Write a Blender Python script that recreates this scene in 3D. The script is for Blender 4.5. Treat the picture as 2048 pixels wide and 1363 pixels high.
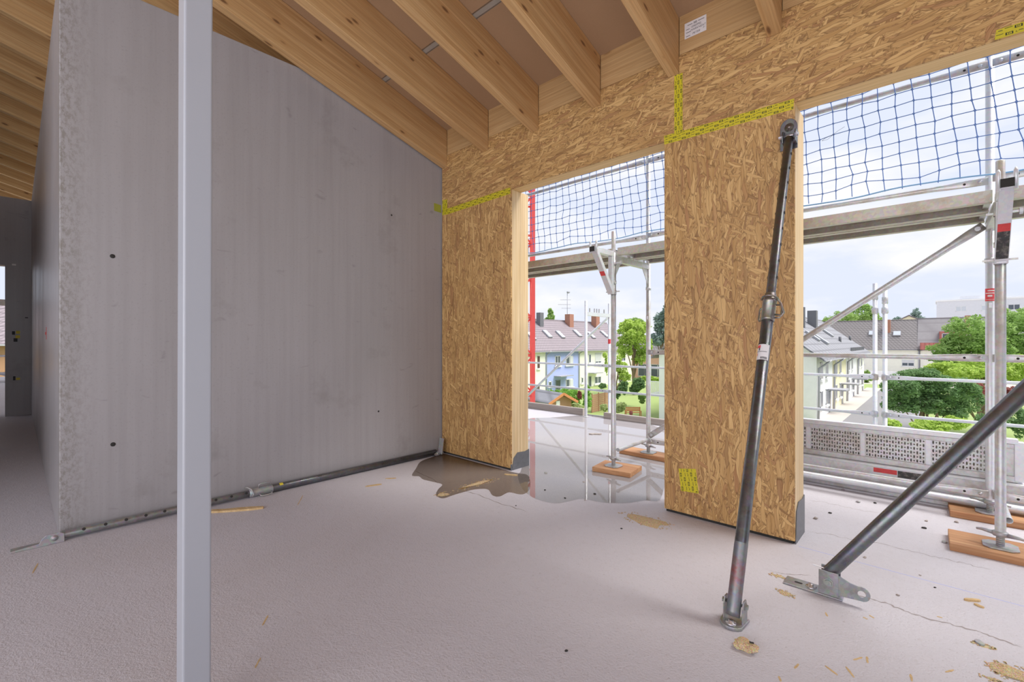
import bpy, bmesh, math, random
import numpy as np
from mathutils import Vector, Matrix
for o in list(bpy.data.objects): bpy.data.objects.remove(o)
S = bpy.context.scene
COL = S.collection
random.seed(7); rng = np.random.default_rng(7)
# ------------------------------------------------------------------ camera
# world axes follow the building: X runs along the chipboard wall, Y points out through it, Z up
FPX, CXP, CYP, EYE = 920.0, 1024.0, 681.5, 1.25
YAW = math.atan2(994, 920)
RGT = Vector((math.sin(YAW), math.cos(YAW), 0)); FWD = Vector((-math.cos(YAW), math.sin(YAW), 0))
cam = bpy.data.cameras.new('camera'); co = bpy.data.objects.new('camera', cam); COL.objects.link(co)
cam.sensor_width = 36; cam.lens = FPX / 2048 * 36; cam.clip_start = .05; cam.clip_end = 600
co.location = (0, 0, EYE); co.rotation_euler = (math.pi / 2, 0, math.pi / 2 - YAW)
S.camera = co
# ------------------------------------------------------------------ light
S.view_settings.view_transform = 'Standard'; S.view_settings.look = 'None'
S.view_settings.gamma = 1; S.view_settings.use_curve_mapping = False
S.view_settings.exposure = 0.0
W = bpy.data.worlds.new('sky'); S.world = W; W.use_nodes = True
nt = W.node_tree; nt.nodes.clear()
def wn(t, **k):
    n = nt.nodes.new(t)
    for a, b in k.items(): setattr(n, a, b)
    return n
tc = wn('ShaderNodeTexCoord'); mp = wn('ShaderNodeMapping'); mp.inputs['Scale'].default_value = (1.6, 1.6, 5.0)
n1 = wn('ShaderNodeTexNoise'); n1.inputs['Scale'].default_value = 2.1; n1.inputs['Detail'].default_value = 7; n1.inputs['Roughness'].default_value = .55
rp = wn('ShaderNodeValToRGB'); rp.color_ramp.elements[0].position = .47; rp.color_ramp.elements[1].position = .66
rp.color_ramp.elements[0].color = (.745, .80, .945, 1); rp.color_ramp.elements[1].color = (.93, .93, .95, 1)
bg = wn('ShaderNodeBackground'); bg.inputs['Strength'].default_value = 1.08; wo = wn('ShaderNodeOutputWorld')
nt.links.new(tc.outputs['Generated'], mp.inputs['Vector']); nt.links.new(mp.outputs[0], n1.inputs['Vector'])
nt.links.new(n1.outputs['Fac'], rp.inputs['Fac']); nt.links.new(rp.outputs['Color'], bg.inputs['Color']); nt.links.new(bg.outputs[0], wo.inputs['Surface'])
sun = bpy.data.lights.new('sun', 'SUN'); sun.energy = 4.6; sun.angle = math.radians(35); sun.color = (1, .96, .9)
so = bpy.data.objects.new('sun', sun); COL.objects.link(so); so.location = (10, 10, 30)
so.rotation_euler = Vector((-.55, -.35, -1)).to_track_quat('-Z', 'Y').to_euler()
# added fill lamps standing in for daylight from the shell's unseen open sides
def area(name, loc, d, sx, sy, p, c):
    l = bpy.data.lights.new(name, 'AREA'); l.shape = 'RECTANGLE'; l.size = sx; l.size_y = sy; l.energy = p; l.color = c
    o = bpy.data.objects.new(name, l); COL.objects.link(o); o.location = loc
    o.rotation_euler = Vector(d).to_track_quat('-Z', 'Z').to_euler()
area('rear_fill_light', (-.6, -4.2, 1.9), (-.12, 1, .02), 5.5, 3.4, 165, (1, .97, .98))
area('side_fill_light', (3.2, -1.2, 1.7), (-1, .15, 0), 4.0, 2.8, 28, (.95, .96, 1))  # extra lamp added on the right to brighten the room
# ------------------------------------------------------------------ pixel helpers (2048 x 1363 frame)
def ray(x, y): return RGT * ((x - CXP) / FPX) + FWD + Vector((0, 0, (CYP - y) / FPX))
EY = Vector((0, 0, EYE))
def onY(x, y, Y): d = ray(x, y); return EY + d * (Y / d.y)
def onX(x, y, X): d = ray(x, y); return EY + d * (X / d.x)
def onZ(x, y, Z=0.0): d = ray(x, y); return EY + d * ((Z - EYE) / d.z)
def at(x, y, D): return EY + ray(x, y) * D
def onP(x, y, p, n): d = ray(x, y); return EY + d * ((p - EY).dot(n) / d.dot(n))
# ------------------------------------------------------------------ mesh builder (world coordinates)
ORG = {}
def V(*a): return Vector(a if len(a) == 3 else a[0])
class MB:
    def __init__(s): s.v = []; s.f = []; s.s = []
    def add(s, vs, fs, smooth=False):
        n = len(s.v); s.v += [Vector(p) for p in vs]; s.f += [tuple(i + n for i in q) for q in fs]; s.s += [smooth] * len(fs); return s
    def obox(s, c, ax, ay, az):           # centre and three half-axis vectors
        c = Vector(c); P = [c + ax * i + ay * j + az * k for k in (-1, 1) for j in (-1, 1) for i in (-1, 1)]
        F = [(0, 2, 3, 1), (4, 5, 7, 6), (0, 1, 5, 4), (2, 6, 7, 3), (0, 4, 6, 2), (1, 3, 7, 5)]
        if ax.cross(ay).dot(az) < 0: F = [q[::-1] for q in F]
        return s.add(P, F)
    def box(s, p, q):
        p, q = Vector(p), Vector(q); c = (p + q) / 2; h = (q - p) / 2
        return s.obox(c, V(abs(h.x), 0, 0), V(0, abs(h.y), 0), V(0, 0, abs(h.z)))
    def bar(s, p, q, w, h, up=(0, 0, 1)):  # rectangular bar from p to q
        p, q = Vector(p), Vector(q); d = (q - p); a = d.normalized(); u = Vector(up)
        if abs(a.dot(u)) > .95: u = V(0, 1, 0)
        r = a.cross(u).normalized(); u = r.cross(a).normalized()
        return s.obox((p + q) / 2, d / 2, r * w / 2, u * h / 2)
    def rings(s, pts, rad, n=12, caps=True, flat=None, up=None):   # swept tube, rad per point; flat = per-point (a,b) scale
        pts = [Vector(p) for p in pts]; m = len(pts)
        if not hasattr(rad, '__len__'): rad = [rad] * m
        T = [(pts[min(i + 1, m - 1)] - pts[max(i - 1, 0)]).normalized() for i in range(m)]
        u = Vector(up) if up else (V(0, 0, 1) if abs(T[0].z) < .9 else V(0, 1, 0))
        vs = []
        for i in range(m):
            r = T[i].cross(u).normalized(); w = r.cross(T[i]).normalized()
            if not up: u = w
            fa, fb = flat[i] if flat else (1, 1)
            for k in range(n):
                a = 2 * math.pi * (k + .5) / n
                vs.append(pts[i] + (r * math.cos(a) * fa + w * math.sin(a) * fb) * rad[i])
        fs = [(i * n + k, i * n + (k + 1) % n, (i + 1) * n + (k + 1) % n, (i + 1) * n + k) for i in range(m - 1) for k in range(n)]
        s.add(vs, fs, n > 6)
        if caps:
            b = len(s.v) - len(vs)
            s.f += [tuple(b + k for k in range(n))[::-1], tuple(b + (m - 1) * n + k for k in range(n))]; s.s += [False, False]
        return s
    def tube(s, p, q, r, n=12, caps=True): return s.rings([p, q], r, n, caps)
    def pipe(s, p, q, r, t=.004, n=16):    # open hollow tube
        a = (Vector(q) - Vector(p)).normalized()
        return s.rings([p, q, q, p, p], [r, r, r - t, r - t, r], n, False, up=(V(0, 0, 1) if abs(a.z) < .9 else V(0, 1, 0))) if False else s.lathe(p, a, [(r, 0), (r, (Vector(q) - Vector(p)).length), (r - t, (Vector(q) - Vector(p)).length), (r - t, 0), (r, 0)], n)
    def lathe(s, p, axis, prof, n=16):     # prof = [(radius, distance along axis)]
        p = Vector(p); a = Vector(axis).normalized(); u = V(0, 0, 1) if abs(a.z) < .9 else V(0, 1, 0)
        r = a.cross(u).normalized(); w = r.cross(a); m = len(prof); vs = []
        for R, h in prof:
            for k in range(n):
                t = 2 * math.pi * (k + .5) / n; vs.append(p + a * h + (r * math.cos(t) + w * math.sin(t)) * max(R, 1e-5))
        fs = [(i * n + k, i * n + (k + 1) % n, (i + 1) * n + (k + 1) % n, (i + 1) * n + k) for i in range(m - 1) for k in range(n)]
        return s.add(vs, fs, False if n <= 8 else True)
    def prism(s, poly, d):                 # planar polygon (3D points) extruded by vector d
        P = [Vector(p) for p in poly]; d = Vector(d); n = len(P)
        nr = Vector((0, 0, 0))
        for i in range(n): nr += P[i].cross(P[(i + 1) % n])
        if nr.dot(d) < 0: P = P[::-1]
        vs = P + [p + d for p in P]
        fs = [tuple(range(n))[::-1], tuple(range(n, 2 * n))] + [(i, (i + 1) % n, n + (i + 1) % n, n + i) for i in range(n)]
        return s.add(vs, fs)
    def blob(s, c, rad, sub=2, amp=.25, seed=0, ax=None):
        bm = bmesh.new(); bmesh.ops.create_icosphere(bm, subdivisions=sub, radius=1)
        r = random.Random(seed); ph = [r.uniform(0, 6.28) for _ in range(9)]; c = Vector(c); vs = []
        bm.verts.ensure_lookup_table()
        for v in bm.verts:
            k = 1 + amp * (math.sin(3 * v.co.x + ph[0]) * .4 + math.sin(5 * v.co.y + ph[1]) * .35 + math.sin(6 * v.co.z + ph[2] + 3 * v.co.x) * .3 + r.uniform(-.35, .35))
            q = Vector((v.co.x * rad[0], v.co.y * rad[1], v.co.z * rad[2])) * k
            if ax: q = ax @ q
            vs.append(c + q)
        fs = [tuple(v.index for v in f.verts) for f in bm.faces]; bm.free()
        return s.add(vs, fs)
    def build(s, name, mat, parent=None, org=None, bev=0, seg=2, smooth=None, weld=False):
        if parent is not None: o0 = ORG[parent.name]
        elif org is not None: o0 = Vector(org)
        else:
            xs = [p.x for p in s.v]; ys = [p.y for p in s.v]; zs = [p.z for p in s.v]
            o0 = V((min(xs) + max(xs)) / 2, (min(ys) + max(ys)) / 2, min(zs))
        me = bpy.data.meshes.new(name); me.from_pydata([p - o0 for p in s.v], [], s.f)
        sm = s.s if smooth is None else [smooth] * len(s.f)
        me.polygons.foreach_set('use_smooth', sm); me.update()
        if mat is not None: me.materials.append(M[mat] if isinstance(mat, str) else mat)
        o = bpy.data.objects.new(name, me); COL.objects.link(o)
        if parent is not None: o.parent = parent
        else: o.location = o0
        ORG[o.name] = o0
        if bev:
            b = o.modifiers.new('edge', 'BEVEL'); b.width = bev; b.segments = seg; b.limit_method = 'ANGLE'; b.angle_limit = math.radians(40)
        return o
def tag(o, label, cat, group=None, kind=None):
    if label: o['label'] = label
    if cat: o['category'] = cat
    if group: o['group'] = group
    if kind: o['kind'] = kind
    return o
def thing(name, loc, label, cat, group=None):
    o = bpy.data.objects.new(name, None); COL.objects.link(o); o.location = loc; o.empty_display_size = .1
    ORG[o.name] = Vector(loc); return tag(o, label, cat, group)
def struct(o): o['kind'] = 'structure'; return o
def snode(name, loc):
    o = bpy.data.objects.new(name, None); COL.objects.link(o); o.location = loc; ORG[o.name] = Vector(loc); o['kind'] = 'structure'; return o
def dup(o, delta, label=None, parent=None):
    c = o.copy(); COL.objects.link(c)
    if parent is not None: c.parent = parent
    else: c.location = o.location + Vector(delta)
    ORG[c.name] = ORG[o.name] + Vector(delta)
    if label: c['label'] = label
    for ch in [k for k in o.children if k.name != c.name]: dup(ch, delta, None, c)
    return c
# ------------------------------------------------------------------ materials
M = {}
class G:
    def __init__(s, name):
        m = bpy.data.materials.new(name); m.use_nodes = True; s.m = m; s.t = m.node_tree; s.t.nodes.clear()
        s.out = s.n('ShaderNodeOutputMaterial'); s.b = s.n('ShaderNodeBsdfPrincipled'); s.l(s.b.outputs[0], s.out.inputs['Surface']); M[name] = m
    def n(s, t, **k):
        n = s.t.nodes.new(t)
        for a, b in k.items(): setattr(n, a, b)
        return n
    def l(s, a, b): s.t.links.new(a, b)
    def set(s, i, v):
        if hasattr(v, 'is_output'): s.l(v, i)
        else: i.default_value = v
    def coord(s, scale=(1, 1, 1), rot=(0, 0, 0), loc=(0, 0, 0), src='Object', rnd=False, vec=None):
        if vec is None:
            vec = s.n('ShaderNodeTexCoord').outputs[src]
            if rnd:
                oi = s.n('ShaderNodeObjectInfo'); vm = s.n('ShaderNodeVectorMath', operation='SCALE'); vm.inputs[0].default_value = (37, 23, 51)
                s.l(oi.outputs['Random'], vm.inputs['Scale']); va = s.n('ShaderNodeVectorMath', operation='ADD')
                s.l(vec, va.inputs[0]); s.l(vm.outputs[0], va.inputs[1]); vec = va.outputs[0]
        if rot != (0, 0, 0):
            r_ = s.n('ShaderNodeMapping'); r_.inputs['Rotation'].default_value = rot; s.l(vec, r_.inputs['Vector']); vec = r_.outputs[0]
        mp = s.n('ShaderNodeMapping'); mp.inputs['Scale'].default_value = scale; mp.inputs['Location'].default_value = loc
        s.l(vec, mp.inputs['Vector']); return mp.outputs[0]
    def noise(s, vec, scale=5, detail=4, rough=.55, dist=0, out='Fac'):
        n = s.n('ShaderNodeTexNoise'); n.inputs['Scale'].default_value = scale; n.inputs['Detail'].default_value = detail
        n.inputs['Roughness'].default_value = rough; n.inputs['Distortion'].default_value = dist; s.l(vec, n.inputs['Vector']); return n.outputs[out]
    def vor(s, vec, scale=5, out='Color', feature='F1', rand=1):
        n = s.n('ShaderNodeTexVoronoi', feature=feature); n.inputs['Scale'].default_value = scale; n.inputs['Randomness'].default_value = rand; s.l(vec, n.inputs['Vector']); return n.outputs[out]
    def ramp(s, fac, stops, interp='LINEAR'):
        r = s.n('ShaderNodeValToRGB'); e = r.color_ramp.elements; r.color_ramp.interpolation = interp
        while len(e) < len(stops): e.new(.5)
        for i, (p, c) in enumerate(stops):
            e[i].position = p; e[i].color = (c, c, c, 1) if not hasattr(c, '__len__') else (*c, 1)
        s.l(fac, r.inputs['Fac']); return r.outputs['Color']
    def mix(s, f, a, b, mode='MIX'):
        m = s.n('ShaderNodeMix', data_type='RGBA', blend_type=mode); m.clamp_factor = True
        for i, v in ((0, f), (6, a), (7, b)):
            if hasattr(v, 'is_output'): s.l(v, m.inputs[i])
            else: m.inputs[i].default_value = v if i == 0 else (*v, 1)
        return m.outputs[2]
    def math(s, op, a, b=0.0, c=0.0):
        m = s.n('ShaderNodeMath', operation=op)
        for i, v in enumerate((a, b, c)): s.set(m.inputs[i], v)
        return m.outputs[0]
    def sep(s, vec): x = s.n('ShaderNodeSeparateXYZ'); s.l(vec, x.inputs[0]); return x.outputs
    def rng_(s, v, a, b, c=0., d=1.):
        m = s.n('ShaderNodeMapRange'); s.set(m.inputs[0], v)
        for i, k in enumerate((a, b, c, d)): m.inputs[i + 1].default_value = k
        return m.outputs[0]
    def bump(s, h, strength=.3, dist=.01):
        b = s.n('ShaderNodeBump'); b.inputs['Strength'].default_value = strength; b.inputs['Distance'].default_value = dist
        s.l(h, b.inputs['Height']); s.l(b.outputs[0], s.b.inputs['Normal'])
    def fin(s, col, rough=.6, metal=0, spec=None):
        if hasattr(col, 'is_output'): s.l(col, s.b.inputs['Base Color'])
        else: s.b.inputs['Base Color'].default_value = (*col, 1)
        s.set(s.b.inputs['Roughness'], rough); s.set(s.b.inputs['Metallic'], metal)
        if spec is not None: s.b.inputs['Specular IOR Level'].default_value = spec
        return s.m
def plain(name, c, rough=.6, metal=0, var=.12, sc=12):
    g = G(name); v = g.noise(g.coord(), sc, 3)
    return g.fin(g.mix(v, [k * (1 - var) for k in c], [min(1, k * (1 + var)) for k in c]), rough, metal)
# --- chipboard (strand board): rot turns the strand direction in the XZ plane
def osb(name, ang, tone=1.0):
    g = G(name); base = g.coord(rnd=True); w = g.noise(base, 9, 2, out='Color')
    vd = g.n('ShaderNodeVectorMath', operation='MULTIPLY_ADD'); g.l(w, vd.inputs[0]); vd.inputs[1].default_value = (.035, .035, .035); g.l(base, vd.inputs[2])
    vec = vd.outputs[0]; t = tone
    light, mid, dark, red = (.74 * t, .465 * t, .185 * t), (.50 * t, .278 * t, .092 * t), (.25 * t, .115 * t, .036 * t), (.42 * t, .195 * t, .075 * t)
    col = None
    for i, (da, ln, wd, cov) in enumerate(((0, .11, .011, 1), (34, .09, .013, .55), (-30, .11, .012, .5), (14, .13, .016, .5), (-14, .11, .013, .45), (62, .08, .015, .2), (3, .15, .020, .32))):
        c = g.coord((1 / ln, .01, 1 / wd), (0, math.radians(ang + da), 0), (i * 3.1, 0, i * 7.7), vec=vec)
        vc = g.vor(c, 1); sp = g.n('ShaderNodeSeparateColor'); g.l(vc, sp.inputs[0])
        k = g.ramp(sp.outputs[0], [(0, dark), (.09, mid), (.30, mid), (.58, light), (.80, mid), (.92, red), (1, dark)])
        fine = g.noise(g.coord((6, 1, 240), (0, math.radians(ang + da), 0), vec=vec), 1, 2)
        k = g.mix(.22, k, g.mix(g.ramp(fine, [(.35, 0), (.65, 1)]), (.20, .10, .035), (.80, .58, .32)))
        edge = g.vor(c, 1, 'Distance', 'DISTANCE_TO_EDGE')
        k = g.mix(g.ramp(edge, [(0, .75), (.09, 0)]), k, [q * .5 for q in dark])
        col = k if col is None else g.mix(g.math('LESS_THAN', sp.outputs[1], cov), col, k)
    big = g.noise(base, 1.5, 2); col = g.mix(g.math('MULTIPLY', big, .16), col, mid)
    g.bump(g.math('ADD', g.noise(vec, 60, 3), 0), .12, .004)
    return g.fin(col, .52, 0, .35)
osb('osb_vertical', 90); osb('osb_horizontal', 4)
# --- spruce timber; ax = index of the long axis in object space
def timber(name, ax, light=(.70, .46, .225), dark=(.53, .295, .115), knots=.75, rough=.55, rot=0.0, dens=.28):
    g = G(name); sc = [15, 15, 15]; sc[ax] = .55
    base = g.coord(rnd=True)
    if rot: base = g.coord(rot=(rot, 0, 0), vec=base)
    a = g.noise(g.coord(tuple(sc), vec=base), 1.5, 5, .6, 1.2)
    sc2 = [110, 110, 110]; sc2[ax] = 1.3; fine = g.noise(g.coord(tuple(sc2), vec=base), 1, 3)
    col = g.mix(g.ramp(a, [(.30, 0), (.68, 1)]), dark, light)
    col = g.mix(g.math('MULTIPLY', g.ramp(fine, [(.42, 1), (.62, 0)]), .32), col, [k * .62 for k in dark])
    if knots:
        ks = [9.0, 9.0, 9.0]; ks[ax] = 3.2; d = g.vor(g.coord(tuple(ks), vec=base), 1, 'Distance')
        cc = g.n('ShaderNodeSeparateColor'); g.l(g.vor(g.coord(tuple(ks), vec=base), 1), cc.inputs[0])
        rare = g.math('LESS_THAN', cc.outputs[0], dens); kn = g.math('MULTIPLY', g.ramp(d, [(.07, 1), (.14, 0)]), rare)
        ring = g.math('MULTIPLY', g.ramp(d, [(.12, .5), (.30, 0)]), rare)
        col = g.mix(ring, col, dark); col = g.mix(g.math('MULTIPLY', kn, knots), col, (.16, .07, .03))
    g.bump(fine, .08, .003); return g.fin(col, rough, 0, .4)
timber('spruce_y', 1, knots=.85, rot=math.atan(.283), dens=.8); timber('spruce_x', 0); timber('spruce_z', 2, (.80, .63, .40), (.66, .46, .24), .35)
timber('lintel_wood', 0, (.80, .57, .30), (.68, .45, .20), .3)
timber('rim_wood', 0, (.62, .41, .20), (.46, .27, .11), .5)
timber('pad_wood', 0, (.62, .36, .18), (.45, .20, .09), .3, .65)
timber('chip_wood', 0, (.74, .55, .30), (.55, .36, .16), 0, .7)
timber('weathered_wood', 0, (.52, .46, .42), (.34, .29, .26), .3, .8)
# --- room surfaces
g = G('concrete_wall'); P = g.coord(); X = g.sep(P)
a = g.noise(g.coord((1, 1, .55)), 1.1, 6, .6); st = g.noise(g.coord((9, 9, .22)), 2.2, 4, .6); fi = g.noise(P, 70, 3)
col = g.mix(a, (.335, .315, .322), (.425, .405, .42)); col = g.mix(g.math('MULTIPLY', g.ramp(st, [(.42, 0), (.75, 1)]), .30), col, (.27, .255, .25))
bl = g.noise(P, 1.9, 5, .65); col = g.mix(g.math('MULTIPLY', g.ramp(bl, [(.60, 0), (.74, 1)]), .42), col, (.22, .205, .19))
sm = g.noise(g.coord((3, 3.2, 7)), 1.5, 3, .5, .8); col = g.mix(g.math('MULTIPLY', g.ramp(sm, [(.68, 0), (.76, 1)]), .35), col, (.17, .16, .155))
col = g.mix(g.math('MULTIPLY', g.ramp(fi, [(.30, 1), (.42, 0)]), .35), col, (.26, .25, .24))
edge = g.math('MULTIPLY', g.ramp(X[1], [(.0, 1), (.12, .25), (.20, 0)]), g.ramp(g.noise(g.coord((1, 1, .6)), 38, 6, .8), [(.46, 0), (.58, 1)]))
edge = g.math('MULTIPLY', edge, g.math('GREATER_THAN', X[0], -.10)); col = g.mix(g.math('MULTIPLY', edge, .62), col, (.17, .15, .11))
g.bump(g.math('ADD', fi, g.math('MULTIPLY', st, 2)), .06, .004)
g.fin(col, g.ramp(a, [(.3, .30), (.7, .5)]), 0, .5)
g = G('concrete_floor'); P = g.coord(); fi = g.noise(P, 95, 4, .65); gr = g.noise(P, 22, 5, .7); a = g.noise(P, .7, 5, .6)
col = g.mix(a, (.555, .53, .575), (.66, .635, .685)); col = g.mix(g.math('MULTIPLY', g.ramp(gr, [(.56, 0), (.70, 1)]), .22), col, (.48, .44, .43))
col = g.mix(g.math('MULTIPLY', g.ramp(fi, [(.30, 1), (.40, 0)]), .55), col, (.32, .29, .28))
wst = g.noise(P, .33, 3, .5, 1.0); col = g.mix(g.math('MULTIPLY', g.ramp(wst, [(.57, 0), (.72, 1)]), .35), col, (.47, .42, .40))
g.bump(g.math('ADD', g.math('MULTIPLY', fi, .9), gr), .8, .006)
g.fin(col, g.ramp(gr, [(.3, .5), (.7, .72)]), 0, .45)
g = G('fibreboard'); a = g.noise(g.coord(), 3, 4); f = g.noise(g.coord(), 120, 2)
g.fin(g.mix(g.math('MULTIPLY', f, .5), g.mix(a, (.40, .255, .145), (.46, .30, .18)), (.34, .21, .115)), .75)
plain('joint_metal', (.42, .40, .36), .5, .3); plain('membrane', (.13, .135, .15), .42, 0, .3, 30); plain('gap_dark', (.03, .028, .025), .9)
plain('crack_grey', (.34, .30, .30), .9); plain('hole_dark', (.035, .032, .03), .9); plain('red_paint', (.62, .06, .06), .6, 0, .3, 40); plain('yellow_paint', (.75, .60, .05), .6)
plain('black_paint', (.03, .03, .032), .6, 0, .5, 50); plain('paper', (.74, .71, .72), .7, 0, .04); plain('ink', (.03, .03, .035), .7)
plain('tape', (.60, .50, .02), .32, 0, .06, 40); plain('tape_ink', (.03, .035, .02), .45); plain('tape_green', (.36, .37, .05), .5)
plain('chalk_blue', (.42, .47, .80), .8); plain('white_print', (.85, .83, .80), .6); plain('sticker_red', (.72, .07, .08), .45, 0, .2, 60)
# --- metal
def steel(name, c1, c2, rough, metal, dirt=None, dsc=5):
    g = G(name); P = g.coord(rnd=True); a = g.noise(P, 14, 4, .6); b = g.vor(P, 60); col = g.mix(a, c1, c2)
    col = g.mix(.12, col, b, 'OVERLAY')
    if dirt: col = g.mix(g.math('MULTIPLY', g.ramp(g.noise(P, dsc, 5, .7), [(.48, 0), (.68, 1)]), .7), col, dirt)
    return g.fin(col, g.ramp(a, [(.3, rough - .08), (.7, rough + .1)]), metal)
steel('galvanised', (.52, .52, .53), (.70, .70, .72), .42, .55, (.40, .34, .27))
steel('galvanised_clean', (.62, .63, .66), (.78, .79, .82), .40, .5)
steel('prop_steel', (.14, .145, .16), (.23, .235, .25), .33, .85, (.10, .095, .095))
steel('prop_zinc', (.30, .31, .32), (.44, .45, .45), .40, .7, (.22, .20, .18))
steel('collar_steel', (.24, .225, .20), (.38, .36, .32), .34, .8, (.16, .13, .10))
steel('dusty_steel', (.36, .36, .37), (.50, .50, .50), .5, .5, (.40, .38, .38))
steel('deck_steel', (.46, .43, .38), (.60, .57, .52), .5, .35, (.36, .29, .21))
steel('bolt_zinc', (.60, .60, .62), (.75, .75, .78), .3, .8)
steel('rusty_steel', (.17, .175, .19), (.26, .265, .28), .42, .6, (.30, .055, .04), 9)
steel('worn_black', (.03, .03, .03), (.07, .065, .065), .6, .1, (.34, .31, .28), 30)
plain('post_paint', (.40, .41, .45), .38, 0, .03, 3)
plain('crane_red', (.86, .10, .09), .45, 0, .06); plain('net_blue', (.13, .24, .58), .7); plain('net_rope', (.22, .42, .68), .7)
# --- outdoors
def roofmat(name, a, b, rows, cols):
    g = G(name); P = g.coord(); X = g.sep(P)
    r = g.math('FRACT', g.math('MULTIPLY', X[2], rows)); c = g.math('PINGPONG', g.math('MULTIPLY', g.math('ADD', X[0], X[1]), cols), 1.0)
    t = g.math('MULTIPLY', g.ramp(r, [(0, 0), (.3, 1)]), g.ramp(c, [(0, .35), (.5, 1)]))
    n = g.noise(P, 1.2, 4); g.l(g.mix(t, b, g.mix(n, [k * .85 for k in a], [k * 1.15 for k in a])), g.b.inputs['Base Color']); g.b.inputs['Roughness'].default_value = .6
roofmat('roof_brown', (.31, .26, .285), (.12, .10, .11), 2.9, 5.5); roofmat('roof_slate', (.27, .27, .30), (.13, .13, .145), 1.6, 1.2)
roofmat('roof_dark', (.26, .235, .235), (.10, .09, .09), 2.2, 3.2); roofmat('roof_sheet', (.29, .27, .28), (.23, .21, .22), .55, .4); roofmat('roof_red', (.55, .19, .17), (.30, .09, .08), 2.5, 3)
for nm, c in dict(wall_cream=(.90, .90, .80), wall_white=(.90, .90, .91), wall_blue=(.43, .50, .90), wall_yellow=(.86, .80, .55), wall_pink=(.80, .47, .38), wall_grey=(.74, .75, .80), wall_cedar=(.45, .25, .15), frame_white=(.85, .85, .86), shutter=(.66, .67, .70), door_grey=(.30, .33, .40), zinc=(.40, .40, .44), brick=(.42, .20, .14), sheet_dark=(.17, .17, .19), frame_brown=(.18, .09, .07), asphalt=(.26, .25, .26), paving=(.55, .50, .46), terracotta=(.62, .25, .10)).items(): plain(nm, c, .7, 0, .06, 2)
plain('glass_dark', (.10, .12, .15), .12); plain('glass_pale', (.62, .66, .72), .15)
def leaf(name, a, b):
    g = G(name); n = g.noise(g.coord(), 1.6, 3); n2 = g.noise(g.coord(), 17, 2)
    c = g.mix(g.ramp(g.math('ADD', g.math('MULTIPLY', n, .6), g.math('MULTIPLY', n2, .4)), [(.35, 0), (.65, 1)]), a, b); g.fin(c, .6, 0, .25)
    t = g.n('ShaderNodeBsdfTranslucent'); g.l(c, t.inputs[0]); mx = g.n('ShaderNodeMixShader'); mx.inputs[0].default_value = .35
    g.l(g.b.outputs[0], mx.inputs[1]); g.l(t.outputs[0], mx.inputs[2]); g.l(mx.outputs[0], g.out.inputs['Surface'])
leaf('leaf_light', (.40, .56, .10), (.66, .80, .24)); leaf('leaf_mid', (.27, .44, .12), (.46, .62, .22)); leaf('leaf_dark', (.15, .28, .11), (.28, .42, .19))
leaf('leaf_blue', (.22, .32, .28), (.40, .50, .45)); leaf('leaf_pale', (.40, .50, .18), (.66, .70, .40)); leaf('leaf_red', (.34, .10, .10), (.50, .20, .18)); leaf('leaf_thuja', (.22, .44, .08), (.38, .62, .14))
plain('bark', (.24, .17, .12), .85, 0, .3, 8)
g = G('grass'); n = g.noise(g.coord(), .35, 5, .6); n2 = g.noise(g.coord(), 9, 3)
g.fin(g.mix(n2, g.mix(n, (.25, .34, .10), (.38, .46, .17)), (.31, .40, .13)), .85)
g = G('sawdust'); n = g.noise(g.coord(), 240, 3, .7); v = g.vor(g.coord((1, .5, 1)), 260)
g.fin(g.mix(.25, g.mix(g.ramp(n, [(.35, 0), (.6, 1)]), (.42, .27, .12), (.76, .60, .38)), v, 'OVERLAY'), .9); g.bump(n, .8, .006)
g = G('puddle_water'); tr = g.n('ShaderNodeBsdfTransparent'); tr.inputs[0].default_value = (.95, .94, .92, 1)
gl = g.n('ShaderNodeBsdfGlossy'); gl.inputs['Roughness'].default_value = .015; fr = g.n('ShaderNodeFresnel'); fr.inputs['IOR'].default_value = 1.5
bm_ = g.n('ShaderNodeBump'); bm_.inputs['Strength'].default_value = .02; bm_.inputs['Distance'].default_value = .002; g.l(g.noise(g.coord(), 25, 2), bm_.inputs['Height']); g.l(bm_.outputs[0], gl.inputs['Normal'])
mx = g.n('ShaderNodeMixShader'); g.l(fr.outputs[0], mx.inputs[0]); g.l(tr.outputs[0], mx.inputs[1]); g.l(gl.outputs[0], mx.inputs[2]); g.l(mx.outputs[0], g.out.inputs['Surface'])
g = G('wet_film'); tr = g.n('ShaderNodeBsdfTransparent'); tr.inputs[0].default_value = (.70, .66, .61, 1)
gl = g.n('ShaderNodeBsdfGlossy'); gl.inputs['Roughness'].default_value = .16; fr = g.n('ShaderNodeFresnel'); fr.inputs['IOR'].default_value = 1.33
bm_ = g.n('ShaderNodeBump'); bm_.inputs['Strength'].default_value = .25; bm_.inputs['Distance'].default_value = .004; g.l(g.noise(g.coord(), 60, 3), bm_.inputs['Height']); g.l(bm_.outputs[0], gl.inputs['Normal'])
mx = g.n('ShaderNodeMixShader'); g.l(fr.outputs[0], mx.inputs[0]); g.l(tr.outputs[0], mx.inputs[1]); g.l(gl.outputs[0], mx.inputs[2]); g.l(mx.outputs[0], g.out.inputs['Surface'])
# ================================================================== the shell
WY, CW, HZ = 3.25, -4.09, 2.715          # chipboard face, concrete face, head of the openings
K, RB, RT = .283, 3.175, 3.58            # roof slope, rafter underside and top at the chipboard wall
def roofz(y, z0): return z0 + K * (WY - y)
struct(MB().box((-24, -9, -.25), (5, 6.55, 0)).build('floor', 'concrete_floor', org=(0, 0, 0)))
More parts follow.
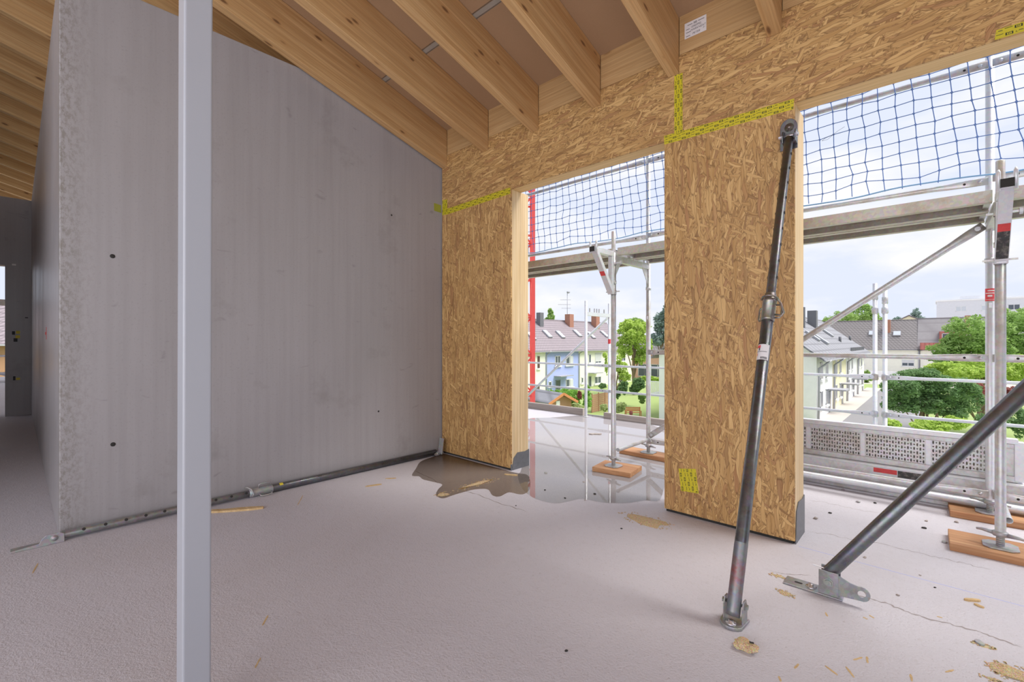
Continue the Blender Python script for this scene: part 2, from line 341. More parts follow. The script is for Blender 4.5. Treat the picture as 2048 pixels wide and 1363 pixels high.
# concrete core: long face beside the room, flank along the corridor
m = MB(); m.prism([(CW, .19, 0), (CW, 3.50, 0), (CW - .2, 3.50, 0), (CW - .2, .39, 0), (-11.3, .39, 0), (-11.3, .19, 0)], (0, 0, 3.635))
wl = struct(m.build('wall_left', 'concrete_wall', org=(CW, .19, 0), bev=.006))
for px, py in ((225, 512), (226, 888), (783, 430), (757, 822)):
    p = onX(px, py, CW); r = .011 if px < 400 else .007
    MB().lathe(p + V(.0015, 0, 0), (-1, 0, 0), [(r * 1.3, 0), (r * 1.25, -.0006), (0, -.0004)], 12).build('tie_hole', 'hole_dark', wl)
def on_flank(px, py): return onY(px, py, .189)
p = on_flank(92.5, 666)
MB().box((p.x - .01, .1885, p.z - .055), (p.x + .03, .19, p.z + .055)).box((p.x - .22, .1885, p.z - .012), (p.x, .19, p.z + .012)).build('red_mark', 'red_paint', wl)
# far wall closing the corridor, with a doorway
FX = -11.32
yd = onX(10, 700, FX).y; zt = onX(10, 530, FX).z
m = MB(); m.box((FX - .22, yd, 0), (FX, .45, 3.635)); m.box((FX - .22, yd - 1.15, zt), (FX, yd, 3.635)); m.box((FX - .22, -6, 0), (FX, yd - 1.15, 3.635))
wf = struct(m.build('wall_far', 'concrete_wall', org=(FX + 3, .19, 0)))
for a, b, c, d, mt in ((32, 661, 40, 667, 'yellow_paint'), (31, 670, 40, 676, 'yellow_paint'), (32, 755, 40, 759, 'yellow_paint'), (24, 662, 30, 669, 'black_paint'), (27, 676, 35, 683, 'black_paint'), (26, 752, 31, 760, 'black_paint'), (50, 634, 56, 636, 'black_paint'), (24, 527, 32, 531, 'white_print')):
    p, q = onX(a, b, FX), onX(c, d, FX); MB().box((FX, p.y, q.z), (FX + .002, q.y, p.z)).build('paint_mark', mt, wf)
# concrete stub that the raking prop on the right leans against (outside the frame)
struct(MB().box((1.55, 1.3, 0), (1.75, 3.25, 3.4)).build('wall_right', 'concrete_wall', bev=.006))
# unseen wall added beside the corridor to keep sky light out of it
struct(MB().box((-11.32, -1.9, 0), (-4.9, -1.7, 3.9)).build('sky_block_wall', 'concrete_wall', org=(-1, 0, 0)))
# ceiling boards above the rafters
m = snode('ceiling', (0, WY, RT))
def slab(x0, x1, y0, y1, t): return MB().prism([(x0, y0, roofz(y0, RT)), (x0, y1, roofz(y1, RT)), (x0, y1, roofz(y1, RT) + t), (x0, y0, roofz(y0, RT) + t)], (x1 - x0, 0, 0))
for i, (y0, y1) in enumerate(((2.475, 3.52), (-.05, 2.44), (-2.55, -.055), (-5.2, -2.555))):
    slab(-24, 3, y0, y1, .022).build('ceiling_board', 'fibreboard', m)
slab(-24, 3, 2.43, 2.485, .03).build('joint_strip', 'joint_metal', m)
# rafters
rl = {-2: 'glued spruce rafter just above the crown of the grey concrete wall', 0: 'long spruce rafter running down along the top of the grey concrete wall', 1: 'spruce rafter second from the concrete wall, with dark knots',
      2: 'spruce rafter third from the concrete wall', 3: 'spruce rafter in the middle between concrete wall and yellow upright tape', 4: 'spruce rafter ending above the upright yellow tape strip',
      5: 'spruce rafter between the white paper note and the right opening'}
X0, SP, RW = -4.07, .655, .082
def rafter():
    y0, y1 = -5.1, WY
    return MB().prism([(0, y0, roofz(y0, RB)), (0, y1, RB), (0, y1, RT - .002), (0, y0, roofz(y0, RT) - .002)], (RW, 0, 0)).build('rafter', 'spruce_y', org=(0, WY, RB), bev=.004)
r0 = rafter()
for i in range(-29, 7):
    o = r0 if i == -29 else dup(r0, (0, 0, 0))
    o.location = (X0 + i * SP, WY, RB); ORG[o.name] = Vector(o.location)
    if i in rl and i >= 0: tag(o, rl[i], 'beam', 'roof rafters over the room')
    elif i > 5: tag(o, 'spruce rafter over the right opening, end of the row', 'beam', 'roof rafters over the room')
    else: tag(o, 'spruce rafter in the row above the dark corridor behind the concrete wall', 'beam', 'roof rafters over the corridor')
# ---- chipboard facade wall with two openings
wb = snode('wall_back', (-1.5, WY, 0))
PX = [(-4.075, -3.021), (-1.478, -.644)]; RX = 1.52; T = .015
b = .02
for x0, x1 in PX: MB().box((x0, WY, b), (x1, WY + T, HZ)).build('osb_panel', 'osb_vertical', wb, bev=.0015)
for x0, x1 in ((-4.075, -1.372), (-1.369, RX)): MB().box((x0, WY, HZ + .0005), (x1, WY + T, 3.305)).build('osb_header', 'osb_horizontal', wb, bev=.0015)
# frame timbers: studs that form the jambs, lintels over the openings, rim boards between rafters
for xs in ((-4.05, -3.021), (-1.478, -.644)):
    for xa, xb in ((xs[0] + .001, xs[0] + .06), (xs[1] - .06, xs[1] - .001)):
        if xa < -4.0: continue
        for ya, yb in ((WY + T, WY + .134), (WY + .136, WY + .255)): MB().box((xa, ya, b), (xb, yb, HZ)).build('stud', 'spruce_z', wb, bev=.002)
for xs in ((-3.021, -1.478), (-.644, RX)): MB().box((xs[0] - .06, WY + T, HZ), (xs[1] + (.06 if xs[1] < 0 else 0), WY + .152, HZ + .12)).build('lintel', 'lintel_wood', wb, bev=.002)
for xs in PX:   # outer sheathing of the piers and core
    MB().box((xs[0] + .06, WY + T + .02, b), (xs[1] - .06, WY + .25, HZ)).build('insulation_core', 'fibreboard', wb)
MB().box((-4.05, WY + T + .02, HZ + .12), (RX, WY + .13, 3.3)).build('header_core', 'fibreboard', wb)
for i in range(-1, 9):
    xa, xb = X0 + i * SP + RW + .002, X0 + (i + 1) * SP - .002
    if i == -1: continue
    xb = min(xb, RX)
    if xb > xa: MB().box((xa, WY, 3.307), (xb, WY + .06, RT + .01)).build('rim_board', 'rim_wood', wb, bev=.001)
for xs in PX: MB().box((xs[0] + .01, WY + .012, 0), (xs[1] - .01, WY + .24, b)).build('sole_gap', 'gap_dark', wb)
MB().box((-4.075, WY + .062, 3.29), (RX, WY + .13, 3.60)).build('rim_leak_seal', 'rim_wood', wb)  # hidden board added to stop sky light leaking past the rim joints
# black membrane turned up at the foot of the jambs
for xs, h in ((-3.021, .165), (-.644, .245)):
    MB().prism([(xs + .001, WY + .012, 0), (xs + .001, WY + .258, 0), (xs + .001, WY + .258, h), (xs + .001, WY + .20, h - .012), (xs + .001, WY + .09, h - .004), (xs + .001, WY + .035, h - .05)], (.004, 0, 0)).build('membrane_strip', 'membrane', wb)
    MB().box((xs - .05, WY + .256, 0), (xs + .005, WY + .262, h)).build('membrane_strip', 'membrane', wb)
MB().box((-3.021 - .006, WY - .001, 0), (-3.016, WY + .013, .06)).build('membrane_strip', 'membrane', wb)
# ---- printed yellow tape
def tape(name, p, s, t, n, L, w, label, mat='tape', ink=True, rows=3, per=.098, cut=0):
    p, s, t, n = Vector(p), Vector(s).normalized(), Vector(t).normalized(), Vector(n).normalized()
    h = [random.uniform(-.004, .004) for _ in range(4)]
    o = MB().prism([p + s * h[0], p + s * (L + h[1]), p + s * (L + h[2]) + t * w, p + s * h[3] + t * w], n * .0007).build(name, mat, org=p)
    tag(o, label, 'tape', 'yellow adhesive tape strips')
    if not ink: return o
    m = MB(); th = n * .0004
    def q(a, b_, c, d):
        a, b_ = max(a, .002), min(b_, L - .002); c, d = max(c, .001), min(d, w - .001)
        if b_ > a and d > c: m.obox(p + s * (a + b_) / 2 + t * (c + d) / 2 + n * .0009, s * (b_ - a) / 2, t * (d - c) / 2, th / 2)
    for r in range(-1, rows + 1):
        tt = (r + .5) * w / rows
        for i in range(-1, int(L / per) + 2):
            x = i * per + r * per * .31
            q(x, x + .026, tt - .0013 + .006, tt + .0013 + .006)                    # dash
            x2 = x + .033; k = .0062                                              # boxed mark
            q(x2, x2 + .026, tt + k - .0022, tt + k); q(x2, x2 + .026, tt - k, tt - k + .0022); q(x2, x2 + .005, tt - k, tt + k); q(x2 + .021, x2 + .026, tt - k, tt + k)
            q(x2 + .009, x2 + .0115, tt - .003, tt + .003); q(x2 + .014, x2 + .0165, tt - .0015, tt + .003)
            x3 = x + .066                                                          # house outline with word
            q(x3, x3 + .008, tt - .004, tt - .0027); q(x3 + .002, x3 + .0035, tt - .004, tt + .003); q(x3 + .010, x3 + .026, tt - .001, tt + .0012); q(x3 + .011, x3 + .024, tt + .0028, tt + .0040)
    m.build('print', 'tape_ink', o); return o
nY = (0, -1, 0); ZU = (0, 0, 1)
a = onY(1329, 289, WY); bb = onY(1588, 218, WY)
tape('joint_tape', (a.x, WY - .0002, a.z), (bb.x - a.x, 0, bb.z - a.z), ZU, nY, (bb - a).length, .064, 'long printed yellow tape across the top of the chipboard pier')
tape('joint_tape', (-1.402, WY - .0012, 2.742), ZU, (1, 0, 0), nY, .432, .060, 'upright printed yellow tape on the chipboard header seam below a rafter', rows=3)
a = onY(893, 429, WY); bb = onY(1021, 387, WY)
tape('joint_tape', (a.x, WY - .0002, a.z), (bb.x - a.x, 0, bb.z - a.z), ZU, nY, (bb - a).length, .062, 'printed yellow tape between chipboard header and the panel beside the concrete wall')
tape('joint_tape', (-4.068, WY - .0012, 2.655), ZU, (1, 0, 0), nY, .165, .085, 'short upright printed yellow tape patch in the corner by the concrete wall', rows=4)
a = onX(868, 421, CW)
tape('joint_tape', (CW + .0003, a.y, a.z), (0, 1, -.05), ZU, (1, 0, 0), .10, .085, 'dull olive back of a tape end stuck on the concrete wall', 'tape_green', False)
tape('joint_tape', (-1.372, WY - .0002, .335), (.12, 0, -1), (1, 0, .12), nY, .165, .125, 'square printed yellow tape patch low on the chipboard pier', rows=5)
a = onY(1991, 80, WY)
o = tape('joint_tape', (a.x, WY - .0002, HZ + .004), (1, 0, 0), ZU, nY, .75, .045, 'printed yellow tape folded around the lower edge of the right header', rows=2)
MB().box((a.x, WY - .0006, HZ + .0022), (a.x + .75, WY + .03, HZ + .003)).add([(a.x, WY, HZ + .001), (a.x + .75, WY, HZ + .001), (a.x + .75, WY + .045, HZ + .001), (a.x - .01, WY + .045, HZ + .001)], [(0, 1, 2, 3)]).build('fold', 'tape', o)
# ---- white paper note with printing and handwriting
def text_mesh(txt, size, shear=0.0):
    c = bpy.data.curves.new('t', 'FONT'); c.body = txt; c.size = size; c.align_x = 'CENTER'; c.shear = shear; c.resolution_u = 2
    o = bpy.data.objects.new('t', c); COL.objects.link(o); bpy.context.view_layer.update()
    me = bpy.data.meshes.new_from_object(o); vs = [v.co.copy() for v in me.vertices]; fs = [tuple(p.vertices) for p in me.polygons]
    bpy.data.objects.remove(o); bpy.data.curves.remove(c); bpy.data.meshes.remove(me); return vs, fs
def put_text(m, txt, size, org, s, t, shear=0.0, curl=None):
    vs, fs = text_mesh(txt, size, shear); org, s, t = Vector(org), Vector(s), Vector(t)
    m.add([curl(v) if curl else org + s * v.x + t * v.y for v in vs], fs)
n0 = V(-1.327, WY - .001, 3.401)
note = tag(MB().box(n0, n0 + V(.152, .0008, .110)).build('paper_note', 'paper', org=n0), 'white paper note with handwriting fixed to the board beside a rafter', 'note')
m = MB(); q = n0 + V(.076, -.0004, 0)
for tx, sz, dx, dz, sh in (('GREIPEL', .020, .006, .062, .3), ('HARKNEAT', .020, .018, .040, .3), ('PETER', .020, .006, .012, .3), ('21', .016, .060, .024, .2)): put_text(m, tx, sz, q + V(dx, 0, dz), (1, 0, 0), (0, 0, 1), sh)
for x0, x1, z in ((-.066, -.04, .060), (-.066, -.032, .038), (-.066, -.036, .012), (-.055, -.02, .088), (.02, .062, .090), (-.012, .012, .093), (-.012, .012, .085)): m.box(q + V(x0, 0, z), q + V(x1, .0002, z + .0035))
m.build('writing', 'ink', note)
# ================================================================== props and post
# painted square steel post in the foreground
pc = V(-1.80, .40, 0)
def rsq(c, h, r, n=4):
    out = []
    for sx, sy, a0 in ((1, 1, 0), (-1, 1, 90), (-1, -1, 180), (1, -1, 270)):
        for k in range(n + 1):
            a = math.radians(a0 + 90 * k / n); out.append((c.x + sx * (h - r) + r * math.cos(a), c.y + sy * (h - r) + r * math.sin(a), c.z))
    return out
po = thing('steel_post', (pc.x, pc.y, 0), 'pale grey painted square steel post standing free in front of the concrete wall', 'post')
m = MB(); m.prism(rsq(pc + V(0, 0, .012), .04, .007), (-.010, .012, 3.93)); m.build('column', 'post_paint', po)
MB().box((pc.x - .09, pc.y - .09, 0), (pc.x + .09, pc.y + .09, .012)).build('base_plate', 'post_paint', po, bev=.002)
MB().box((pc.x - .10, pc.y - .08, 3.942), (pc.x + .08, pc.y + .10, 3.955)).build('head_plate', 'post_paint', po)
for sx in (-1, 1):
    for sy in (-1, 1): MB().lathe(pc + V(.068 * sx, .068 * sy, .012), (0, 0, 1), [(.011, 0), (.011, .008), (0, .008)], 6).build('anchor_bolt', 'bolt_zinc', po)
def frame_of(A, B, side):
    a = (B - A).normalized(); s = Vector(side); s = (s - a * s.dot(a)).normalized(); return a, s, a.cross(s)
def loop_handle(m, c, a, out, w, h, r):     # bent strap handle on the collar: c base centre, a axis, out = outward
    pts = [c - a * h / 2, c - a * h / 2 + out * w, c + a * h / 2 + out * w, c + a * h / 2]
    pts2 = [pts[0], pts[0].lerp(pts[1], .8), pts[1].lerp(pts[2], .15), pts[1].lerp(pts[2], .85), pts[3].lerp(pts[2], .8), pts[3]]
    m.rings(pts2, r, 8)
def collar(po, A, a, s, t, d, R, mat='collar_steel', pin=True):
    c = A + a * d
    m = MB(); m.lathe(c, a, [(R * .9, -.002), (R * 1.16, 0), (R * 1.18, .008), (R * 1.18, .105), (R * 1.22, .106), (R * 1.22, .122), (R * 1.0, .124), (R * .95, .16), (R * .8, .161)], 24); k = m.build('collar_nut', mat, po)
    for o_, dd in ((s, .055), (-s * .85 + t * .5, .05)):
        mm = MB(); loop_handle(mm, c + a * dd + o_ * R * 1.05, a, o_, .032, .075, .0048); mm.build('collar_handle', mat, k)
    if pin:     # spring steel pin looped over the collar
        mm = MB(); pts = [c + a * .132 - s * R * 1.5 + t * .005]
        for i in range(9):
            an = math.pi * (1 - i / 8); pts.append(c + a * (.128 + .006 * math.sin(an)) + (s * math.cos(an) - t * math.sin(an)) * R * 1.32)
        pts += [c + a * .10 + s * R * 1.9, c + a * .045 + s * R * 2.55, c + a * .030 + s * R * 2.3, c + a * .036 + s * R * 1.2]
        mm.rings(pts, .0055, 8); mm.build('locking_pin', mat, k)
def holes(po, A, a, u, d0, d1, step, R, r=.0075):
    d = d0
    while d < d1:
        for sg in (1, -1): MB().lathe(A + a * d + u * sg * (R - .002), u * sg, [(r * 1.25, .0), (r * 1.25, .0026), (r, .0027), (0, .0022)], 10).build('pin_hole', 'hole_dark', po)
        d += step
def hexbolt(m, c, ax, r=.011, h=.009): m.lathe(Vector(c) - Vector(ax) * .002, ax, [(r * 1.5, 0), (r * 1.5, .004), (r, .004), (r, .004 + h), (0, .004 + h)], 6)
# --- raking prop that steadies the chipboard pier
A = V(-.664, 2.155, .050); B = V(-.664, 3.205, 2.50); a, s, t = frame_of(A, B, (1, 0, 0)); L = (B - A).length
p1 = thing('raking_prop', (-.664, 2.165, 0), 'dark steel raking prop bolted between the floor and the chipboard pier', 'prop')
d = (1.40 - .075) / a.z
MB().pipe(A, A + a * (d + .02), .0285, .004, 24).build('lower_tube', 'prop_steel', p1); MB().pipe(A + a * (d - .1), B - a * .02, .0235, .004, 24).build('upper_tube', 'prop_steel', p1)
MB().lathe(A - a * .012, a, [(.0, 0), (.0287, .0), (.0292, .02), (.0291, .30), (.0286, .31)], 24).build('scuffed_end', 'rusty_steel', p1)['label'] = 'scuffed tube end with worn red paint'
collar(p1, A, a, s, t, d - .02, .0285)
holes(p1, A, a, s, d + .24, L - .1, .105, .0235)
# foot: round-nosed plate, two cheeks, bolts
fp = V(-.664, 2.165, 0)
poly = [(fp.x - .052, fp.y + .05, .002), (fp.x + .052, fp.y + .05, .002)] + [(fp.x + .052 * math.cos(k), fp.y - .015 - .052 * math.sin(k), .002) for k in np.linspace(.5, math.pi - .0, 9)]
MB().prism(poly, (0, 0, .012)).build('foot_plate', 'prop_zinc', p1, bev=.002)
for sx in (-1, 1):
    x = fp.x + sx * .036; m = MB()
    m.prism([(x, fp.y - .012, .013), (x, fp.y + .05, .013), (x, fp.y + .05, .075), (x, fp.y + .035, .105), (x, fp.y + .005, .105), (x, fp.y - .012, .08)], (.006 * sx, 0, 0)); m.build('hinge_cheek', 'prop_zinc', p1, bev=.001)
m = MB(); hexbolt(m, (fp.x + .042, fp.y + .02, .08), (1, 0, 0), .012); hexbolt(m, (fp.x - .042, fp.y + .02, .08), (-1, 0, 0), .012); m.tube((fp.x - .042, fp.y + .02, .08), (fp.x + .042, fp.y + .02, .08), .007, 8); m.build('hinge_bolt', 'prop_zinc', p1)
m = MB(); m.lathe((fp.x - .002, fp.y - .03, .014), (0, 0, 1), [(.022, 0), (.022, .003), (.012, .003), (.012, .012), (0, .012)], 12); m.build('floor_anchor', 'bolt_zinc', p1)
# head: plate on the chipboard, cheeks, shackle bolt
hp = V(-.664, WY, 2.52)
poly = [(hp.x - .058, WY - .0005, hp.z - .09), (hp.x + .036, WY - .0005, hp.z - .09)] + [(hp.x - .011 + .047 * math.cos(k), WY - .0005, hp.z + .045 + .055 * math.sin(k)) for k in np.linspace(0, math.pi, 11)]
MB().prism(poly, (0, -.008, 0)).build('head_plate', 'prop_steel', p1, bev=.0015)
for sx in (-1, 1):
    x = hp.x + sx * .031; m = MB()
    m.prism([(x, WY - .008, hp.z - .07), (x, WY - .008, hp.z + .02), (x, WY - .055, hp.z + .01), (x, WY - .07, hp.z - .02), (x, WY - .055, hp.z - .06)], (.006 * sx, 0, 0)); m.build('head_cheek', 'prop_steel', p1, bev=.001)
m = MB(); hexbolt(m, hp + V(.037, -.045, -.02), (1, 0, 0), .013); hexbolt(m, hp + V(-.037, -.045, -.02), (-1, 0, 0), .010, .018); m.tube(hp + V(-.04, -.045, -.02), hp + V(.04, -.045, -.02), .007, 8); m.build('head_bolt', 'bolt_zinc', p1)
m = MB(); m.lathe(hp + V(-.008, -.008, .045), (0, -1, 0), [(.026, 0), (.026, .003), (.010, .003), (.010, .012), (0, .012)], 14); m.build('plate_screw', 'collar_steel', p1)
# sticker wrapped round the lower tube
sc = A + a * ((1.17 - .075) / a.z); m = MB(); ci = -t if (-t).y < 0 else t
def on_tube(c0, a_, ci_, si_, R): return lambda v: c0 + a_ * v.y + (ci_ * math.cos(v.x / R) + si_ * math.sin(v.x / R)) * (R + v.z)
f = on_tube(sc, a, ci, s, .0285)
def patch(m, f, x0, x1, y0, y1, z=.0006, n=8):
    vs = []
    for i in range(n + 1):
        x = x0 + (x1 - x0) * i / n; vs += [f(V(x, y0, z)), f(V(x, y1, z))]
    m.add(vs, [(2 * i, 2 * i + 2, 2 * i + 3, 2 * i + 1) for i in range(n)], True)
patch(m, f, -.034, .034, 0, .085); st = m.build('sticker', 'paper', p1); st['label'] = 'white sticker with red corner and barcode'
m = MB(); patch(m, f, -.034, -.010, .064, .080, .0009); m.build('red_corner', 'sticker_red', st); m = MB(); patch(m, f, -.030, -.024, .022, .036, .0009); m.build('red_bar', 'sticker_red', st)
m = MB(); patch(m, f, -.018, -.012, .050, .066, .0009); patch(m, f, -.032, .022, .043, .0455, .0009)
for i in range(12): patch(m, f, -.006 + i * .0026, -.0045 + i * .0026, .004, .016, .0009, 1)
m.build('sticker_print', 'ink', st)
# --- second raking prop, bolted down by the right opening
A = V(-.395, 2.735, .105); B = V(1.545, 2.735, 2.93); a, s, t = frame_of(A, B, (0, -1, 0)); L = (B - A).length
p2 = thing('raking_prop', (-.40, 2.735, 0), 'thick dark steel raking prop rising from a slotted floor plate near the right opening', 'prop')
MB().pipe(A - a * .01, A + a * 1.75, .0305, .004, 24).build('lower_tube', 'prop_steel', p2); MB().pipe(A + a * 1.6, B - a * .03, .0245, .004, 20).build('upper_tube', 'prop_steel', p2)
collar(p2, A, a, s, t, 1.72, .0305)
holes(p2, A, a, s, 2.0, L - .15, .105, .0245)
y = 2.735
def stad(cx, cy, hx, hy, z, n=8): return [(cx + (hx - hy) + hy * math.cos(k), cy + hy * math.sin(k), z) for k in np.linspace(-math.pi / 2, math.pi / 2, n)] + [(cx - (hx - hy) + hy * math.cos(k), cy + hy * math.sin(k), z) for k in np.linspace(math.pi / 2, math.pi * 1.5, n)]
m = MB(); m.box((-.585, y - .045, .001), (-.335, y + .045, .009)); m.build('floor_plate', 'prop_zinc', p2, bev=.002)
MB().prism(stad(-.525, y, .018, .008, .0092), (0, 0, .0005)).build('slot', 'hole_dark', p2)
m = MB(); m.lathe((-.470, y, .009), (0, 0, 1), [(.024, 0), (.024, .003), (.012, .003), (.012, .014), (0, .014)], 12); m.build('floor_anchor', 'bolt_zinc', p2)
for sy in (-1, 1):
    yy = y + sy * .036; MB().box((-.432, yy - .003, .009), (-.352, yy + .003, .125)).build('hinge_cheek', 'prop_zinc', p2, bev=.001)
m = MB(); hexbolt(m, (-.392, y - .039, .072), (0, -1, 0), .015); hexbolt(m, (-.392, y + .039, .072), (0, 1, 0), .015); m.tube((-.392, y - .04, .072), (-.392, y + .04, .072), .008, 8); m.build('hinge_bolt', 'prop_zinc', p2)
# lug with a round eye
e = V(-.262, y - .038, .062); n = 14; ring = []
m = MB(); outer = [(-.352, .022), (-.352, .118), (-.305, .098)] + [(e.x + .033 * math.cos(k), e.z + .033 * math.sin(k)) for k in np.linspace(math.pi * .62, -math.pi * .55, 11)]
inner = [(e.x + .016 * math.cos(k), e.z + .016 * math.sin(k)) for k in np.linspace(math.pi * .9, -math.pi * .9, len(outer))]
for yy in (e.y, e.y + .006):
    b0 = len(m.v); N = len(outer); m.add([(x, yy, z) for x, z in outer] + [(x, yy, z) for x, z in inner], [(i, (i + 1) % N, N + (i + 1) % N, N + i) if yy > e.y else (N + i, N + (i + 1) % N, (i + 1) % N, i) for i in range(N)])
N = len(outer); m.f += [(i, (i + 1) % N, 2 * N + (i + 1) % N, 2 * N + i) for i in range(N)] + [(N + (i + 1) % N, N + i, 3 * N + i, 3 * N + (i + 1) % N) for i in range(N)]; m.s += [False] * (2 * N)
m.build('eye_lug', 'prop_zinc', p2)
MB().tube((-.46, y - .02, .132), (-.39, y - .01, .122), .0025, 6).build('split_pin', 'bolt_zinc', p2)
MB().box((1.537, y - .06, 2.83), (1.55, y + .06, 3.05)).build('head_plate', 'prop_zinc', p2)
# --- prop lying on the floor along the concrete wall
A = V(-4.035, .20, .034); B = V(-4.035, 3.13, .034); a, s, t = frame_of(A, B, (1, 0, 0))
p3 = thing('floor_prop', (-4.035, 1.6, 0), 'grey steel prop lying on the floor along the foot of the concrete wall', 'prop')
dc = onX(520, 975, -4.03).y - A.y
MB().pipe(A, A + a * (dc + .05), .0245, .004, 20).build('upper_tube', 'prop_zinc', p3); MB().pipe(A + a * (dc + .05), B, .0305, .004, 20).build('lower_tube', 'prop_steel', p3)
d = .10
while d < dc - .1:
    MB().lathe(A + a * d + (s * .85 + V(0, 0, 1) * .52).normalized() * .0222, (s * .85 + V(0, 0, 1) * .52), [(.0095, .0), (.0095, .003), (.008, .0031), (0, .0026)], 10).build('pin_hole', 'hole_dark', p3); d += .105
c = A + a * (dc - .03); m = MB(); m.lathe(c, a, [(.024, -.05), (.034, -.045), (.036, -.01), (.033, 0), (.034, .004), (.034, .12), (.030, .125)], 20); k = m.build('collar_nut', 'dusty_steel', p3)
for o_ in ((s * .35 + V(0, 0, 1)).normalized(), (s - V(0, 0, .32)).normalized()):
    m = MB(); loop_handle(m, c + a * .06 + o_ * .033, a, o_, .036, .085, .005); m.build('collar_handle', 'dusty_steel', k)
m = MB(); m.rings([c - a * .04 + s * .045 + V(0, 0, -.02), c - a * .03 + s * .05 + V(0, 0, .0), c - a * .04 + s * .03 + V(0, 0, .035), c - a * .06 + s * .0 + V(0, 0, .05), c - a * .075 - s * .02 + V(0, 0, .045)], .006, 8); m.build('locking_pin', 'dusty_steel', k)
y_ = onX(560, 960, -4.01).y; f = on_tube(V(-4.035, y_, .034), V(0, 1, 0), V(0, 0, 1), V(1, 0, 0), .0305); m = MB(); patch(m, f, .0, .030, 0, .028); m.build('yellow_sticker', 'yellow_paint', p3)
m = MB(); m.prism([(-4.005, -.02, .001), (-4.005, .21, .001), (-4.005, .21, .052), (-4.005, .19, .064), (-4.005, .13, .064), (-4.005, .11, .045), (-4.005, .10, .020), (-4.005, -.02, .010)], (.008, 0, 0)); m.box((-4.065, -.02, .001), (-3.995, .15, .009)); m.build('foot_bracket', 'dusty_steel', p3, bev=.002)
m = MB(); m.lathe((-3.998, .165, .036), (1, 0, 0), [(.018, 0), (.018, .004), (.012, .006), (.012, .010), (0, .010)], 12); m.build('hinge_bolt', 'dusty_steel', p3)
m = MB(); hx = B + V(0, .0, .01); m.obox(hx + V(.035, .045, .055), V(0, .012, .085), V(.035, 0, 0), V(0, .005, -.0008)); m.build('head_plate', 'dusty_steel', p3, bev=.002)
m = MB(); m.prism([B + V(.032, -.05, -.01), B + V(.032, .03, .03), B + V(.032, .055, .0), B + V(.032, .02, -.028), B + V(.032, -.03, -.03)], (.006, 0, 0)); m.lathe(B + V(.045, .0, -.012), (1, 0, 0), [(.017, -.006), (.017, .004), (.008, .004), (.008, -.006), (.017, -.006)], 12); m.build('hinge_lug', 'dusty_steel', p3)
# ================================================================== water and litter on the floor
def floor_poly(pxs, z, name, mat, sub=None):
    P = [onZ(x, y, z) for x, y in pxs]; out = []
    n = len(P)
    for i in range(n):         # Catmull-Rom smoothing
        p0, p1_, p2_, p3_ = P[i - 1], P[i], P[(i + 1) % n], P[(i + 2) % n]
        for k in range(5):
            u = k / 5; out.append(.5 * ((2 * p1_) + (p2_ - p0) * u + (2 * p0 - 5 * p1_ + 4 * p2_ - p3_) * u * u + (3 * p1_ - p0 - 3 * p2_ + p3_) * u ** 3))
    return out
pw = floor_poly([(1042, 842), (1110, 834), (1180, 829), (1240, 834), (1300, 848), (1338, 868), (1338, 930), (1328, 975), (1318, 1000), (1290, 1000), (1255, 1005), (1205, 1004), (1165, 997), (1140, 1001), (1112, 1006), (1085, 1001), (1062, 992), (1044, 975), (1036, 950), (1044, 925)], .0016, 'puddle', 'puddle_water')
m = MB(); m.add(pw[::-1], [tuple(range(len(pw)))]); o = m.build('puddle', 'puddle_water', org=(-2.9, 4, .0016)); tag(o, 'shallow rain puddle mirroring the sky on the terrace by the left opening', 'puddle')
pw = floor_poly([(824, 950), (832, 936), (842, 922), (868, 912), (884, 906), (960, 926), (1028, 944), (1056, 950), (1060, 975), (1045, 988), (1018, 984), (1000, 992), (985, 990), (975, 978), (950, 978), (925, 984), (905, 990), (886, 996), (872, 990), (876, 978), (884, 968), (862, 962), (846, 958), (838, 952)], .0010, 'w', 'wet_film')
m = MB(); m.add(pw[::-1], [tuple(range(len(pw)))]); o = m.build('wet_patch', 'wet_film', org=(-3.4, 2.8, .001)); tag(o, 'dark wet patch on the floor below the chipboard panel by the concrete wall', 'puddle')
def sawdust(px, py, rx, ry, label, h=.006, n=40, seed=1):
    c = onZ(px, py); r = random.Random(seed); m = MB(); kx = c.length / FPX
    m.blob(c + V(0, 0, -.001), (rx, ry, h), 2, .5, seed)
    for i in range(n):
        an, d_ = r.uniform(0, 6.28), r.random() ** .6 * 1.5; p = c + V(math.cos(an) * rx * d_, math.sin(an) * ry * d_, .0015); q = r.uniform(0, 3.14); l = r.uniform(.003, .009)
        m.obox(p, V(math.cos(q) * l, math.sin(q) * l, 0), V(-math.sin(q), math.cos(q), 0) * l * .35, V(0, 0, .001))
    o = m.build('sawdust_pile', 'sawdust', org=c); tag(o, label, 'sawdust', None, 'stuff')
sawdust(1292, 1040, .14, .07, 'scattered sawdust on the floor beside the chipboard pier', .008, 120, 2)
sawdust(1558, 1152, .035, .014, 'small drift of sawdust behind the slotted floor plate', .004, 25, 3)
sawdust(1570, 1186, .035, .018, 'small heap of sawdust below the slotted floor plate', .006, 30, 4)
sawdust(2032, 1348, .06, .045, 'sawdust heap on the floor well away from the props', .012, 60, 5)
sawdust(1990, 1360, .03, .014, 'thin sawdust trace beside the larger sawdust heap', .004, 20, 15)
sawdust(885, 988, .04, .05, 'sawdust on the edge of the dark wet patch', .004, 40, 6)
sawdust(955, 967, .05, .20, 'long smear of sawdust inside the dark wet patch', .0025, 120, 7)
sawdust(1968, 1291, .03, .012, 'few sawdust crumbs beside a grey chip', .003, 20, 8)
